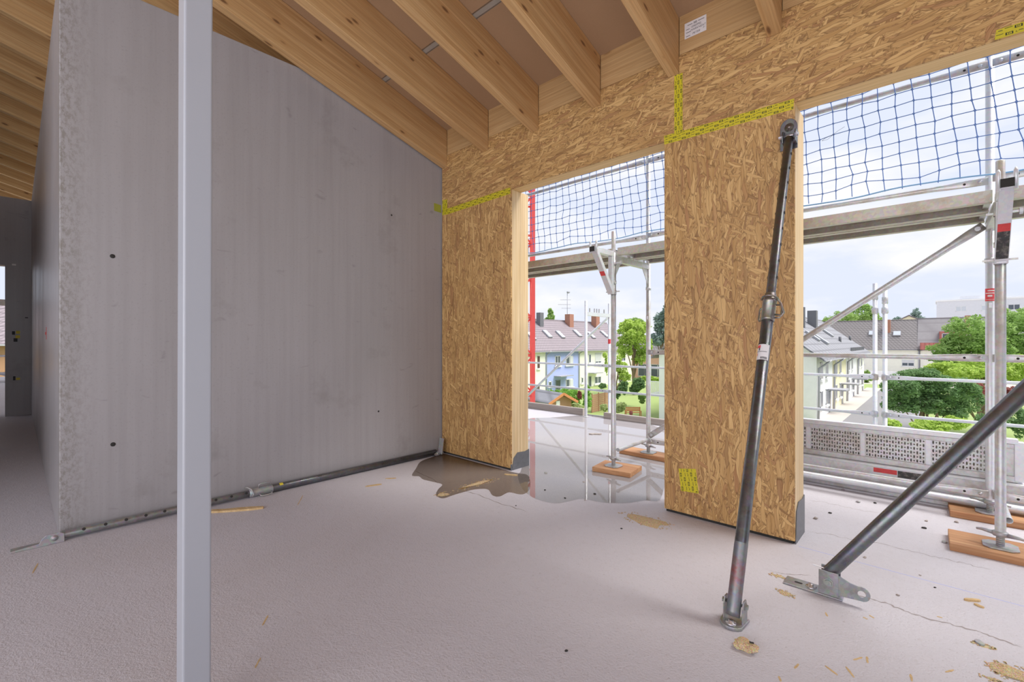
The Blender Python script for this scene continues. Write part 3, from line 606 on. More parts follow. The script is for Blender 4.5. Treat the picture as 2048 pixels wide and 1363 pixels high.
# lump of pressed strands near the prop foot
c = onZ(1493, 1298); m = MB(); m.blob(c + V(0, 0, .016), (.040, .030, .019), 3, .35, 5); o = m.build('wood_lump', 'sawdust', org=c); tag(o, 'crumbled lump of chipboard on the floor in front of the pier prop', 'offcut')
m = MB(); m.obox(c + V(.018, .004, .034), V(.008, .002, 0), V(-.001, .003, 0), V(0, 0, .002)); m.build('dark_speck', 'hole_dark', o)
def stick(a_, b_, w, h, label, mat='chip_wood', name='wood_splinter', grp='splinters on the floor', z=.0, jag=.3):
    p, q = onZ(*a_), onZ(*b_); d_ = (q - p); n_ = V(-d_.y, d_.x, 0).normalized(); r = random.Random(int(a_[0] * 7 + a_[1])); k = 5
    L_ = [p + d_ * (i / k) + n_ * w * (.5 + r.uniform(-jag, jag) * .5) * (1 if 0 < i < k else .55) for i in range(k + 1)]
    R_ = [p + d_ * (i / k) - n_ * w * (.5 + r.uniform(-jag, jag) * .5) * (1 if 0 < i < k else .45) for i in range(k + 1)]
    o = MB().prism([v + V(0, 0, z) for v in L_ + R_[::-1]], (0, 0, h)).build(name, mat, org=(p + q) / 2); return tag(o, label, 'wood scrap', grp)
stick((398, 1026), (527, 1016), .045, .014, 'long torn wooden lath on the floor behind the square steel post')
stick((731, 973), (763, 968), .03, .004, 'thin pale splinter on the floor below the lying prop', z=.0005)
stick((771, 957), (792, 956), .02, .004, 'short pale splinter near the head of the lying prop')
stick((1009, 949), (1035, 951), .022, .008, 'small brown stick lying in the wet patch near the membrane', z=.001)
stick((1929, 1200), (1960, 1202), .016, .009, 'split wooden chip lying above another chip on the floor'); stick((1948, 1208), (1968, 1216), .012, .007, 'narrow wooden chip lying below a split chip')
stick((1178, 868), (1203, 868), .05, .010, 'flat dark offcut lying in the rain puddle', 'weathered_wood', 'flat_offcut', z=.002)
o = stick((1955, 1281), (1965, 1292), .022, .008, 'grey mortar chip beside sawdust crumbs', 'dusty_steel', 'mortar_chip'); o['category'] = 'chip'
for i, (x, y, dx, dy) in enumerate(((800, 468, 6, 12), (1045, 492, 14, 7), (1085, 482, 16, 10), (610, 795, 12, -14), (830, 822, 40, 30), (948, 832, 26, 34), (998, 748, 28, -8), (1058, 755, 3, 20), (505, 875, 6, 16), (1335, 868, 5, 22), (1578, 826, 26, -7), (1515, 485, 18, 5))):
    s_ = 648 / 2048; p = (1400 + x * s_, 1080 + y * s_); stick((p[0] - dx * s_, p[1] - dy * s_), (p[0] + dx * s_, p[1] + dy * s_), .007, .0012, 'thin straw-coloured wood shaving on the open floor', 'chip_wood', 'wood_shaving', 'wood shavings on the floor')
for px, py in ((515, 1325), (530, 1240), (70, 1136), (600, 1000)): stick((px - 5, py + 10), (px + 6, py - 10), .006, .001, 'thin straw-coloured wood shaving on the open floor', 'chip_wood', 'wood_shaving', 'wood shavings on the floor')
r = random.Random(3)
for px, py in ((1090, 980), (1130, 996), (1190, 988), (1170, 1000), (1092, 946), (1168, 964), (1032, 1011), (1243, 1057), (1660, 1026), (1630, 1037), (1848, 1056), (1853, 1042), (1912, 1044), (1870, 1175), (1840, 1150), (1890, 1085), (1133, 1302), (1716, 1004), (1686, 980), (1750, 1006), (1795, 1190), (1730, 1115)):
    c = onZ(px, py); m = MB(); q = r.uniform(.006, .012) * (1 if c.length < 3.5 else 1.5); m.blob(c + V(0, 0, q * .3), (q, q * .8, q * .5), 1, .4, px); tag(m.build('pebble', r.choice(['weathered_wood', 'dusty_steel', 'hole_dark']), org=c), 'tiny dark grit crumb on the pale floor', 'pebble', 'grit crumbs on the floor')
m = MB(); a_, b_ = onZ(1598, 1092), onZ(2048, 1212); m.bar(a_ + V(0, 0, .0004), b_ + V(0, 0, .0004), .004, .0004); m.build('chalk_line', 'chalk_blue', bpy.data.objects['floor'])

def crack(pxs, w=.004, seed=1):
    r = random.Random(seed); P_ = []
    for (x0, y0), (x1, y1) in zip(pxs, pxs[1:]):
        n_ = max(3, int(math.hypot(x1 - x0, y1 - y0) / 7))
        for k in range(n_): P_.append(onZ(x0 + (x1 - x0) * k / n_ + r.uniform(-2, 2), y0 + (y1 - y0) * k / n_ + r.uniform(-1.2, 1.2), .0004))
    vs, n_ = [], len(P_)
    for i, p in enumerate(P_):
        d_ = (P_[min(i + 1, n_ - 1)] - P_[max(i - 1, 0)]).normalized(); s_ = V(-d_.y, d_.x, 0) * w * r.uniform(.2, .8) * min(1, i / 3, (n_ - 1 - i) / 3 + .05); vs += [p + s_, p - s_]
    MB().add(vs, [(2 * i, 2 * i + 1, 2 * i + 3, 2 * i + 2) for i in range(n_ - 1)]).build('crack', 'crack_grey', bpy.data.objects['floor'])
crack([(822, 938), (845, 948), (872, 962), (885, 970)], .010, 1); crack([(918, 978), (960, 990), (990, 1003), (1040, 1018), (1065, 1026)], .007, 2); crack([(1612, 1062), (1660, 1068), (1700, 1078), (1760, 1086), (1850, 1108), (1990, 1140)], .005, 3)
crack([(1610, 998), (1660, 1006), (1720, 1020), (1780, 1027)], .004, 4); crack([(1700, 1185), (1770, 1205), (1850, 1235), (1960, 1262), (2048, 1296)], .008, 5); crack([(1535, 1140), (1580, 1148), (1630, 1150)], .005, 6)
# ================================================================== scaffold on the terrace
YF, YR, SX = 3.93, 4.66, (-2.30, .27)
TR = .02415
def wedge_lug(m, c, d, s=1.0):     # small toggle fitting on a standard
    c, d = Vector(c), Vector(d); m.obox(c + d * .03, d * .012, V(0, 0, .018 * s), d.cross(V(0, 0, 1)) * .008)
for i, x in enumerate(SX):
    where = ('by the left opening', 'by the right opening')[i]
    fr = thing('facade_scaffold', (x, YF, 0), 'galvanised scaffold frame with two uprights standing on timber pads ' + where, 'scaffold', 'scaffold frames on the terrace')
    m = MB(); m.pipe((x, YF, .135), (x, YF, 2.10), TR, .003, 20); m.lathe((x, YF, 2.08), (0, 0, 1), [(.0205, 0), (.0205, .225), (.017, .23), (.017, .0)], 18); m.build('upright', 'galvanised', fr)
    m = MB(); m.pipe((x, YR, .135), (x, YR, 3.42), TR, .003, 20); m.build('upright', 'galvanised_clean' if i else 'galvanised', fr)
    m = MB(); m.bar((x, YF + .02, 2.045), (x, YR - .02, 2.045), .048, .052); m.bar((x, YF + .02, 2.074), (x, YR - .02, 2.074), .056, .006); m.build('transom', 'galvanised', fr, bev=.002)
    m = MB()
    for yy in (YF + .10, YF + .28, YF + .40, YR - .10): m.bar((x, yy, 2.075), (x, yy, 2.13), .012, .012)
    m.build('deck_pin', 'galvanised', fr)
    m = MB(); m.prism([(x - .003, YF + .02, 1.86), (x - .003, YF + .02, 2.02), (x - .003, YF + .14, 2.02)], (.006, 0, 0)); m.prism([(x - .003, YR - .02, 1.86), (x - .003, YR - .02, 2.02), (x - .003, YR - .14, 2.02)], (.006, 0, 0)); m.build('gusset', 'galvanised', fr)
    for yy in (YF, YR):
        m = MB()
        for zz in (1.50, .75):
            if yy == YR: wedge_lug(m, (x, yy, zz), (0, -1, 0))
        m.lathe((x, yy, 1.80), (0, 0, 1), [(.0245, 0), (.029, .002), (.029, .03), (.0245, .032)], 14); m.build('collar', 'galvanised', fr)
        # screw jack: threaded spindle, wing nut, plate
        pad = .045
        j = thing('base_jack', (x, yy, pad), 'screw jack with winged nut under the %s upright %s' % ('house-side' if yy == YF else 'outer', where), 'jack', 'scaffold base jacks')
        m = MB(); m.rings([(x, yy, pad), (x, yy, .30)], .0185, 14); m.build('spindle', 'dusty_steel', j)
        prof = [(.0195 if k % 2 else .0175, pad + .004 + k * .006) for k in range(15)]
        MB().lathe((x, yy, 0), (0, 0, 1), prof, 14).build('thread', 'dusty_steel', j)
        m = MB(); m.lathe((x, yy, .105), (0, 0, 1), [(.022, 0), (.033, .002), (.033, .026), (.026, .03), (.02, .03)], 16)
        for sg in (1, -1): m.rings([(x + sg * .025, yy - .01 * sg, .118), (x + sg * .075, yy - .03 * sg, .120), (x + sg * .098, yy - .036 * sg, .116)], [.013, .009, .006], 8)
        m.build('wing_nut', 'dusty_steel', j)
        m = MB(); m.prism([(x + .075 * cx_, yy + .075 * cy_, pad) for cx_, cy_ in ((1, .6), (.6, 1), (-.6, 1), (-1, .6), (-1, -.6), (-.6, -1), (.6, -1), (1, -.6))], (0, 0, .006)); m.build('base_plate', 'dusty_steel', j, bev=.001)
# timber pads
def pad(x0, x1, y0, y1, h, rz, label):
    c = V((x0 + x1) / 2, (y0 + y1) / 2, h / 2); R = Matrix.Rotation(math.radians(rz), 3, 'Z')
    o = MB().obox(c, R @ V((x1 - x0) / 2, 0, 0), R @ V(0, (y1 - y0) / 2, 0), V(0, 0, h / 2)).build('timber_pad', 'pad_wood', bev=.003); tag(o, label, 'plank', 'timber pads under the scaffold')
pad(-2.46, -2.08, 3.79, 4.10, .043, 8, 'short orange-brown timber pad in the puddle under the scaffold upright by the left opening')
pad(-2.60, -2.02, 4.56, 4.78, .043, -2, 'timber pad at the puddle edge under the outer scaffold upright by the left opening')
pad(.05, .62, 3.80, 4.09, .043, 1, 'reddish timber pad under the house-side scaffold upright by the right opening')
pad(.06, .72, 4.535, 4.785, .043, 2, 'timber pad under the outer scaffold upright by the right opening')
# console brackets on the house side of the uprights
for i, x in enumerate(SX):
    b0 = thing('console_bracket', (x, YF - .03, 1.70), 'triangular galvanised console bracket clamped to the scaffold upright ' + ('by the left opening' if i == 0 else 'by the right opening'), 'bracket', 'scaffold console brackets')
    ye = YF - .375
    MB().bar((x, YF - .03, 2.085), (x, ye, 2.085), .05, .05).build('arm', 'galvanised_clean', b0, bev=.003)
    MB().bar((x, YF - .045, 1.70), (x, YF - .045, 2.06), .045, .035, (0, 1, 0)).build('post', 'galvanised_clean', b0, bev=.003)
    m = MB(); p_, q_ = V(x, ye + .03, 2.075), V(x, YF - .05, 1.70); m.bar(p_, q_, .055, .012, (0, -1, .6)); m.bar(p_ + V(-.025, .01, .01), q_ + V(-.025, .01, .01), .006, .035, (0, -1, .6)); m.bar(p_ + V(.025, .01, .01), q_ + V(.025, .01, .01), .006, .035, (0, -1, .6)); dg = m.build('strut', 'galvanised_clean', b0)
    u_ = (q_ - p_); nn = V(0, -u_.z, u_.y).normalized(); nn = nn if nn.y < 0 else -nn
    m = MB(); m.bar(p_ + u_ * .46 + nn * .0068, p_ + u_ * .56 + nn * .0068, .05, .001, nn); m.build('paint_band', 'red_paint', dg)
    if i == 1:
        m = MB(); m.bar(p_ + u_ * .56 + nn * .0068, p_ + u_ * .93 + nn * .0068, .05, .001, nn); m.build('paint_band', 'worn_black', dg)['label'] = 'worn black paint'
    MB().box((x - .026, ye - .004, 2.062), (x + .026, ye + .0, 2.108)).build('end_cap', 'hole_dark', b0)
    m = MB()
    for sx_ in (-1, 1): m.rings([(x + sx_ * .032, ye + .02, 2.05), (x + sx_ * .032, ye + .02, 2.15), (x + sx_ * .032, ye + .02, 2.165)], [.010, .010, .004], 8)
    m.build('deck_pin', 'galvanised_clean', b0)
    m = MB(); m.lathe((x, YF, 1.985), (0, 0, 1), [(.030, 0), (.030, .045), (.0245, .045)], 14);  m.bar((x - .06, YF, 2.0), (x + .08, YF, 2.0), .012, .012); m.lathe((x + .075, YF, 2.0), (1, 0, 0), [(.02, 0), (.02, .015), (0, .015)], 6); m.build('clamp', 'galvanised', b0); m = MB(); m.lathe((x, YF, 1.70), (0, 0, 1), [(.029, 0), (.029, .04), (.0245, .04)], 14); m.bar((x - .075, YF - .01, 1.725), (x + .07, YF - .01, 1.725), .010, .010); m.build('clamp', 'galvanised', b0)
# decks
def deck(x0, x1, y0, y1, z, label):
    o = thing('scaffold_deck', ((x0 + x1) / 2, (y0 + y1) / 2, z), label, 'scaffold deck', 'scaffold decks above the openings')
    MB().box((x0, y0 + .012, z + .062), (x1, y1 - .012, z + .070)).build('top_sheet', 'deck_steel', o)
    for yy, sg in ((y0, 1), (y1, -1)):
        m = MB(); m.box((x0, min(yy, yy + sg * .012), z + .004), (x1, max(yy, yy + sg * .012), z + .072)); m.box((x0, min(yy, yy + sg * .05), z), (x1, max(yy, yy + sg * .05), z + .006)); m.build('side_rail', 'deck_steel', o, bev=.0015)
    for xx in (x0 + .65, (x0 + x1) / 2, x1 - .65): MB().box((xx - .02, y0 + .012, z + .045), (xx + .02, y1 - .012, z + .062)).build('cross_rib', 'galvanised', o)
    for xx in (x0, x1 - .03): MB().box((xx, y0 + .004, z + .02), (xx + .03, y1 - .004, z + .068)).build('end_cap', 'galvanised', o)
bays = ((-4.84, -2.33, 'left of the frame at the left opening'), (-2.27, .24, 'spanning between the two scaffold frames'), (.30, 2.8, 'beyond the frame at the right opening'))
for x0, x1, nm in bays:
    for y0, y1, pos in ((YF + .02, YF + .34, 'house-side'), (YF + .375, YF + .695, 'outer')): deck(x0, x1, y0, y1, 2.078, '%s steel scaffold deck seen from below, %s' % (pos, nm))
# rails: round tube with flattened, pierced ends
def rail(p, q, label, name='guard_rail', r=.0185, mat='galvanised', grp='scaffold guard rails', cat='rail', flat=True):
    p, q = Vector(p), Vector(q); d = (q - p); L = d.length; a_ = d / L
    o = thing(name, p.lerp(q, .5), label, cat, grp)
    if flat:
        ts = [0, .10, .20, .30, L - .30, L - .20, L - .10, L]; fl = [(.22, 1.45), (.22, 1.45), (.45, 1.3), (1, 1), (1, 1), (.45, 1.3), (.22, 1.45), (.22, 1.45)]
        MB().rings([p + a_ * k for k in ts], r, 14, True, fl, up=(0, 0, 1)).build('tube', mat, o, smooth=True)
        sd = a_.cross(V(0, 0, 1)).normalized()
        if sd.y > 0: sd = -sd
        for k in (.04, L - .04): MB().lathe(p + a_ * k + sd * .003, sd, [(.013, 0), (.013, .004), (.007, .004), (.007, .009), (0, .009)], 10).build('fixing', 'bolt_zinc', o)
        for k in (.12, L - .12): MB().lathe(p + a_ * k + sd * .0045, sd, [(.008, 0), (.008, .0006), (0, .0006)], 10).build('eyelet', 'hole_dark', o)
    else: MB().pipe(p, q, r, .003, 16).build('tube', mat, o)
    return o
YG = YR - .032
bx = ((-4.87, -2.30, 'left of the frame by the left opening'), (-2.30, .27, 'between the two scaffold frames'), (.27, 2.84, 'right of the frame by the right opening'))
for x0, x1, nm in bx:
    rail((x0 + .01, YG, 3.188), (x1 - .01, YG, 3.188), 'upper guard rail behind the blue net, ' + nm)
    rail((x0 + .01, YG, 2.385), (x1 - .01, YG, 2.370), 'lower guard rail just above the scaffold deck, ' + nm)
    if x0 > -4: rail((x0 + .01, YG, 1.13), (x1 - .01, YG, 1.13), 'single guard rail at chest height, ' + nm)
    if x0 > -4: rail((x0 + .01, YG - .01, .178), (x1 - .01, YG - .01, .178), 'ground rail of the scaffold near the floor, ' + nm, 'base_rail')
for i, x in enumerate(SX): rail((x + .035, YF + .02, .20), (x + .035, YR - .02, .20), 'short base tube tying the two uprights ' + ('by the left opening' if i == 0 else 'by the right opening'), 'base_tie', grp='scaffold base ties', flat=False)
a_, b_ = V(-2.26, YG - .035, .235), V(.235, YG - .035, 2.055)
br = thing('diagonal_brace', a_.lerp(b_, .5), 'long diagonal scaffold brace rising under the deck in the right opening', 'brace')
MB().rings([a_, a_.lerp(b_, .04), a_.lerp(b_, .08), a_.lerp(b_, .93), a_.lerp(b_, .97), b_], .023, 16, True, [(.25, 1.3), (.3, 1.3), (1, 1), (1, 1), (.3, 1.3), (.25, 1.3)]).build('tube', 'galvanised', br, smooth=True)
m = MB(); m.lathe(b_ + V(-.03, -.006, -.02), (0, -1, 0), [(.016, 0), (.016, .006), (0, .006)], 8); m.lathe(a_ + V(.03, -.006, .02), (0, -1, 0), [(.016, 0), (.016, .006), (0, .006)], 8); m.build('fixing', 'bolt_zinc', br)
# red sticker and brown tape on the outer upright by the right opening
f = on_tube(V(SX[1], YR, 1.530), V(0, 0, 1), V(.25, -1, 0).normalized(), V(1, .25, 0).normalized(), TR); fr = bpy.data.objects['facade_scaffold.001']
m = MB(); patch(m, f, -.045, .045, 0, .088, .0007, 12); st = m.build('sticker', 'sticker_red', fr); st['label'] = 'red sticker with white swoosh'
m = MB(); patch(m, f, -.02, .02, .069, .076, .001); patch(m, f, -.032, .030, .052, .058, .001); patch(m, f, -.02, .004, .030, .042, .001); patch(m, f, -.03, .03, .010, .012, .001); m.build('sticker_print', 'white_print', st)
f = on_tube(V(SX[0] - 2, YR + 0, .77), V(0, 0, 1), V(0, -1, 0), V(1, 0, 0), TR)
# ---- blue safety net hung inside the rails
NX0, NX1, NZ0, NZ1, NM = -5.6, 2.6, 2.405, 3.405, .0985
nt_ = thing('safety_net', (-1.5, YG - .05, NZ0), 'blue knotted safety net hung along the upper scaffold rails', 'net')
nc, nr = int((NX1 - NX0) / NM), 11
rr = np.random.default_rng(4); jit = rr.normal(0, .0045, (nc + 1, nr + 1, 2))
def npt(i, j):
    h = j / nr; x = NX0 + i * NM - .075 * h + .03 * math.sin(i * .22) * (1 - h); z = NZ0 + (NZ1 - NZ0) * h - .022 * math.sin(math.pi * (i % 14) / 14) * (1 - abs(2 * h - 1)) * .5
    y = YG - .052 - .018 * math.sin(i * .31 + j * .5) * math.sin(math.pi * min(1, h * 1.2))
    if j == 1: z += .018 * math.sin(i * 1.1)
    return V(x + jit[i, j, 0], y, z + jit[i, j, 1])
gp = [[npt(i, j) for j in range(nr + 1)] for i in range(nc + 1)]
m = MB()
for i in range(nc + 1): m.rings(gp[i], .0032, 5, False)
for j in range(1, nr + 1): m.rings([gp[i][j] for i in range(nc + 1)], .0032, 5, False)
m.build('mesh_cords', 'net_blue', nt_, smooth=True)
m = MB()
for i in range(nc + 1):
    for j in range(1, nr + 1): m.obox(gp[i][j], V(.0055, 0, .002), V(0, .0055, 0), V(-.002, 0, .0055))
m.build('knots', 'net_blue', nt_)['kind'] = 'stuff'
m = MB(); pts = [V(NX0 + k * .06, YG - .045 + .008 * math.sin(k * .9), NZ0 + .004 + .012 * math.sin(k * .36)) for k in range(int((NX1 - NX0) / .06))]; m.rings(pts, .0055, 6); m.build('border_rope', 'net_rope', nt_, smooth=True)
m = MB(); p_ = gp[int((-.52 - NX0) / NM)][6]; m.rings([p_ + V(-.08, -.004, -.03), p_ + V(-.06, -.004, -.015), p_ + V(0, -.006, .0), p_ + V(.03, -.004, .02), p_ + V(.075, -.004, .04)], .0011, 5); m.rings([p_ + V(-.08, -.004, -.03), p_ + V(-.04, -.006, -.03), p_ + V(0, -.004, .0)], .0011, 5); m.build('loose_thread', 'hole_dark', nt_)
# ---- decks stored on edge behind the scaffold
def perforated(x0, x1, z0, z1, y, label):
    o = thing('perforated_deck', ((x0 + x1) / 2, y, z0), label, 'scaffold deck', 'spare decks standing on edge')
    cw, rows = .0186, 6; fz0, fz1 = z0 + .045, z1 - .072; ch = (fz1 - fz0) / rows
    nc_ = int((x1 - x0 - .09) / cw); m = MB(); xa = x0 + .04; rib = {int(nc_ * k) for k in (.165, .33, .5, .665, .83)}
    for i in range(nc_):
        X_ = xa + i * cw
        if i in rib or i - 1 in rib:
            m.add([(X_, y, fz0), (X_ + cw, y, fz0), (X_ + cw, y, fz1), (X_, y, fz1)], [(0, 1, 2, 3)]); continue
        for j in range(rows):
            Z_ = fz0 + j * ch; cx, cz = X_ + cw / 2, Z_ + ch / 2
            slot = (i + j) % 2 == 0; hw, hh = (.0056, ch * .40) if slot else (.0058, .0062)
            out = [(X_, Z_), (cx, Z_), (X_ + cw, Z_), (X_ + cw, cz), (X_ + cw, Z_ + ch), (cx, Z_ + ch), (X_, Z_ + ch), (X_, cz)]
            k = .45 if not slot else .75
            inn = [(cx - hw * .75, cz - hh * k - .0), (cx, cz - hh), (cx + hw * .75, cz - hh * k), (cx + hw, cz), (cx + hw * .75, cz + hh * k), (cx, cz + hh), (cx - hw * .75, cz + hh * k), (cx - hw, cz)]
            m.add([(u, y, v) for u, v in out + inn] + [(u, y + .004, v) for u, v in inn], [(q, (q + 1) % 8, 8 + (q + 1) % 8, 8 + q) for q in range(8)] + [(8 + q, 8 + (q + 1) % 8, 16 + (q + 1) % 8, 16 + q) for q in range(8)])
    m.add([(x0, y, fz0), (xa, y, fz0), (xa, y, fz1), (x0, y, fz1)], [(0, 1, 2, 3)]); xe = xa + nc_ * cw; m.add([(xe, y, fz0), (x1, y, fz0), (x1, y, fz1), (xe, y, fz1)], [(0, 1, 2, 3)])
    m.build('perforated_sheet', 'galvanised', o)
    MB().box((x0, y - .022, z1 - .036), (x1, y + .045, z1)).build('edge_rail', 'galvanised_clean', o, bev=.004)
    MB().box((x0, y - .010, z1 - .072), (x1, y + .045, z1 - .037)).build('edge_rail', 'galvanised', o, bev=.004)
    MB().box((x0, y - .018, z0), (x1, y + .045, z0 + .045)).build('edge_rail', 'galvanised', o, bev=.004)
    MB().box((x1 - .02, y - .02, z0 + .01), (x1 + .03, y + .05, z1 - .02)).build('end_cap', 'galvanised_clean', o, bev=.004)
    for k in sorted(rib): MB().box((xa + k * cw + .004, y - .006, fz0), (xa + k * cw + 2 * cw - .004, y, fz1)).build('stiffener', 'galvanised_clean', o)
perforated(-2.14, .42, .240, .550, 4.85, 'perforated galvanised scaffold deck standing on edge on top of a plain plank')
o = thing('plain_plank', (-.86, 4.83, 0), 'plain galvanised plank on edge with red and black paint marks', 'scaffold deck', 'spare decks standing on edge')
x0, x1, y = -2.14, .95, 4.80
MB().box((x0, y, .0), (x1, y + .10, .225)).build('plank_body', 'galvanised', o, bev=.004); MB().box((x0, y - .012, .222), (x1, y + .11, .239)).build('edge_lip', 'galvanised_clean', o, bev=.004); MB().box((x0, y - .012, .075), (x1, y, .092)).build('edge_lip', 'galvanised_clean', o, bev=.003)
p_, q_ = onY(1747, 934, y), onY(1794, 946, y); MB().box((p_.x, y - .0012, .176), (q_.x, y, .212)).build('paint_mark', 'red_paint', o); p_ = q_; q_ = onY(1850, 950, y); MB().box((p_.x + .004, y - .0012, .160), (q_.x, y, .212)).build('paint_mark', 'worn_black', o)
o = thing('perforated_deck', (-.9, 4.93, 0), 'plain sheet added right behind the perforated deck to darken its holes', 'scaffold deck', 'spare decks standing on edge')  # backing added close behind so the perforations come out dark
MB().box((-2.14, 4.915, .0), (.30, 4.925, .50)).build('backing_sheet', 'deck_steel', o); MB().box((-2.14, 4.905, .48), (.30, 4.98, .512)).build('edge_rail', 'galvanised', o)
o = MB().pipe((-2.1, 4.72, .075), (1.6, 4.72, .085), .030, .004, 16).build('spare_tube', 'galvanised_clean'); tag(o, 'thick pale steel tube lying low in front of the plain plank', 'tube')
for xx in (-1.9, 1.2): MB().box((xx - .05, 4.685, 0), (xx + .05, 4.755, .046)).build('tube_rest', 'pad_wood', o)
# ================================================================== terrace edge
for i, (x0, x1) in enumerate(((-9.0, -4.37), (-3.97, 4.5))):
    o = MB().box((x0, 6.47, -.02), (x1, 6.53, .115 - .02 * i)).build('kerb_board', 'weathered_wood', bev=.004); tag(o, 'weathered grey board along the terrace edge ' + ('towards the red crane' if i == 0 else 'right of the edge frame'), 'board', 'boards along the terrace edge')
MB().box((-24, 6.535, -.32), (5, 6.55, .02)).build('edge_flashing', 'dusty_steel', bpy.data.objects['floor'])
# outer facade scaffold beyond the terrace edge
YO = 7.17
ef = thing('edge_scaffold', (-4.28, YO, 0), 'pale galvanised scaffold frame at the terrace edge in front of the blue house', 'scaffold')
MB().pipe((-4.28, 6.43, .006), (-4.28, 6.43, 1.915), .0242, .003, 14).build('upright', 'galvanised_clean', ef); MB().box((-4.35, 6.36, 0), (-4.21, 6.50, .006)).build('base_plate', 'galvanised', ef)
MB().pipe((-4.28, YO, -6), (-4.28, YO, 1.915), .0242, .003, 14).build('upright', 'galvanised_clean', ef)
MB().bar((-4.28, 6.44, 1.70), (-4.28, YO, 1.70), .05, .06).build('transom', 'galvanised_clean', ef)
m = MB()
for k in (.1, .3, .4, .5, .72): m.bar((-4.28, 6.44 + k * .73 + .03, 1.73), (-4.28, 6.44 + k * .73 + .03, 1.80), .016, .016)
m.build('deck_pin', 'galvanised', ef)
f = on_tube(V(-4.28, YO, 1.20), V(0, 0, 1), V(.6, -.8, 0), V(.8, .6, 0), .0243); m = MB(); patch(m, f, -.04, .04, 0, .085); m.build('sticker', 'sticker_red', ef)
a_, b_ = V(-4.33, YO + .05, 1.68), V(-6.9, YO + .05, -.42); o = MB().tube(a_, b_, .024, 14).build('edge_brace', 'galvanised_clean', org=a_.lerp(b_, .5)); tag(o, 'pale diagonal brace of the edge scaffold running down towards the crane', 'brace')
for x0, x1, nm in ((-6.87, -4.28, 'left of the edge frame'), (-4.28, -.57, 'between the edge frame and the twin posts'), (-.46, 3.0, 'right of the twin posts')):
    for z, h in ((.81, 'upper'), (.36, 'lower')): rail((x0, YO - .03, z), (x1, YO - .03, z), '%s pale edge rail %s' % (h, nm), 'edge_rail', .0185, 'galvanised_clean', 'edge scaffold rails')
for x, zt, nm in ((-.565, 1.955, 'taller'), (-.470, 1.90, 'shorter')):
    o = thing('edge_post', (x, YO, -6), nm + ' of the twin pale scaffold posts in front of the big yew', 'post', 'twin edge posts')
    MB().pipe((x, YO, -6), (x, YO, zt), .0242, .003, 14).build('tube', 'galvanised_clean', o); m = MB()
    for z in (1.62, .81, .36): m.lathe((x, YO, z), (0, 0, 1), [(.025, -.04), (.035, -.03), (.035, .03), (.025, .04)], 12)
    m.lathe((x, YO, zt - .20), (0, 0, 1), [(.025, 0), (.031, .005), (.031, .08), (.025, .085)], 12); m.build('coupler', 'galvanised', o)
# ================================================================== red tower crane
D = 15.5; c = at(1066.5, 700, D); wm = 1.3; cm = thing('tower_crane', (c.x, c.y, -6), 'bright red lattice mast of a tower crane beside the terrace', 'crane')
u = -RGT; w_ = FWD
cor = [V(c.x, c.y, 0), V(c.x, c.y, 0) + u * wm, V(c.x, c.y, 0) + u * wm + w_ * wm, V(c.x, c.y, 0) + w_ * wm]
for k in cor: MB().bar(k + V(0, 0, -6), k + V(0, 0, 9), .125, .125, w_).build('mast_leg', 'crane_red', cm)
z = -6.0; st_ = 1.35; k = 0
while z < 8:
    for e in range(4):
        A_, B_ = cor[e], cor[(e + 1) % 4]; MB().bar(A_ + V(0, 0, z), B_ + V(0, 0, z), .06, .06).build('mast_strut', 'crane_red', cm)
        if e in (0, 2, 3): 
            p_, q_ = (A_, B_) if k % 2 else (B_, A_); MB().bar(p_ + V(0, 0, z), q_ + V(0, 0, z + st_), .06, .06).build('mast_diagonal', 'crane_red', cm)
    z += st_; k += 1
# ================================================================== neighbourhood (ground 6 m below the floor)
GZ = -6.0
struct(MB().box((-220, 8.2, GZ - .2), (220, 98, GZ)).build('ground', 'grass', org=(0, 0, GZ))); struct(MB().box((-320, 98, GZ - .2), (320, 520, GZ)).build('ground_far', 'paving', org=(0, 0, GZ)))
struct(MB().box((-220, -200, GZ - .2), (-24.5, 8.2, GZ)).build('ground_side', 'grass', org=(0, 0, GZ)))
def house(name, label, org, U, N, length, depth, ze, zr, units, roof, cat='house', over=.45, gz=GZ, grp=None, gable=None):
    o = thing(name, (org[0], org[1], gz), label, cat, grp); U, N = Vector(U), Vector(N); O = V(org[0], org[1], 0)
    P = lambda u, n, z: O + U * u + N * n + V(0, 0, z)
    for i, (u0, u1, mt) in enumerate(units):
        MB().prism([P(u0, 0, gz), P(u0, -depth, gz), P(u0, -depth, ze), P(u0, -depth / 2, zr - .25), P(u0, 0, ze)], U * (u1 - u0)).build('wall', mt, o)
    sl = (zr - ze) / (depth / 2)
    for sg in (0, 1):
        n0, n1 = (over, -depth / 2) if sg == 0 else (-depth - over, -depth / 2)
        z0 = ze - sl * over
        MB().prism([P(-over, n0, z0), P(-over, n1, zr), P(-over, n1, zr + .18), P(-over, n0, z0 + .18)], U * (length + 2 * over)).build('roof_slope', roof, o)
    MB().bar(P(-over, over + .06, ze - sl * over + .05), P(length + over, over + .06, ze - sl * over + .05), .14, .12).build('gutter', 'zinc', o)
    MB().rings([P(-over, -depth / 2, zr + .16), P(length + over, -depth / 2, zr + .16)], .13, 8).build('ridge', roof, o)
    return o, P
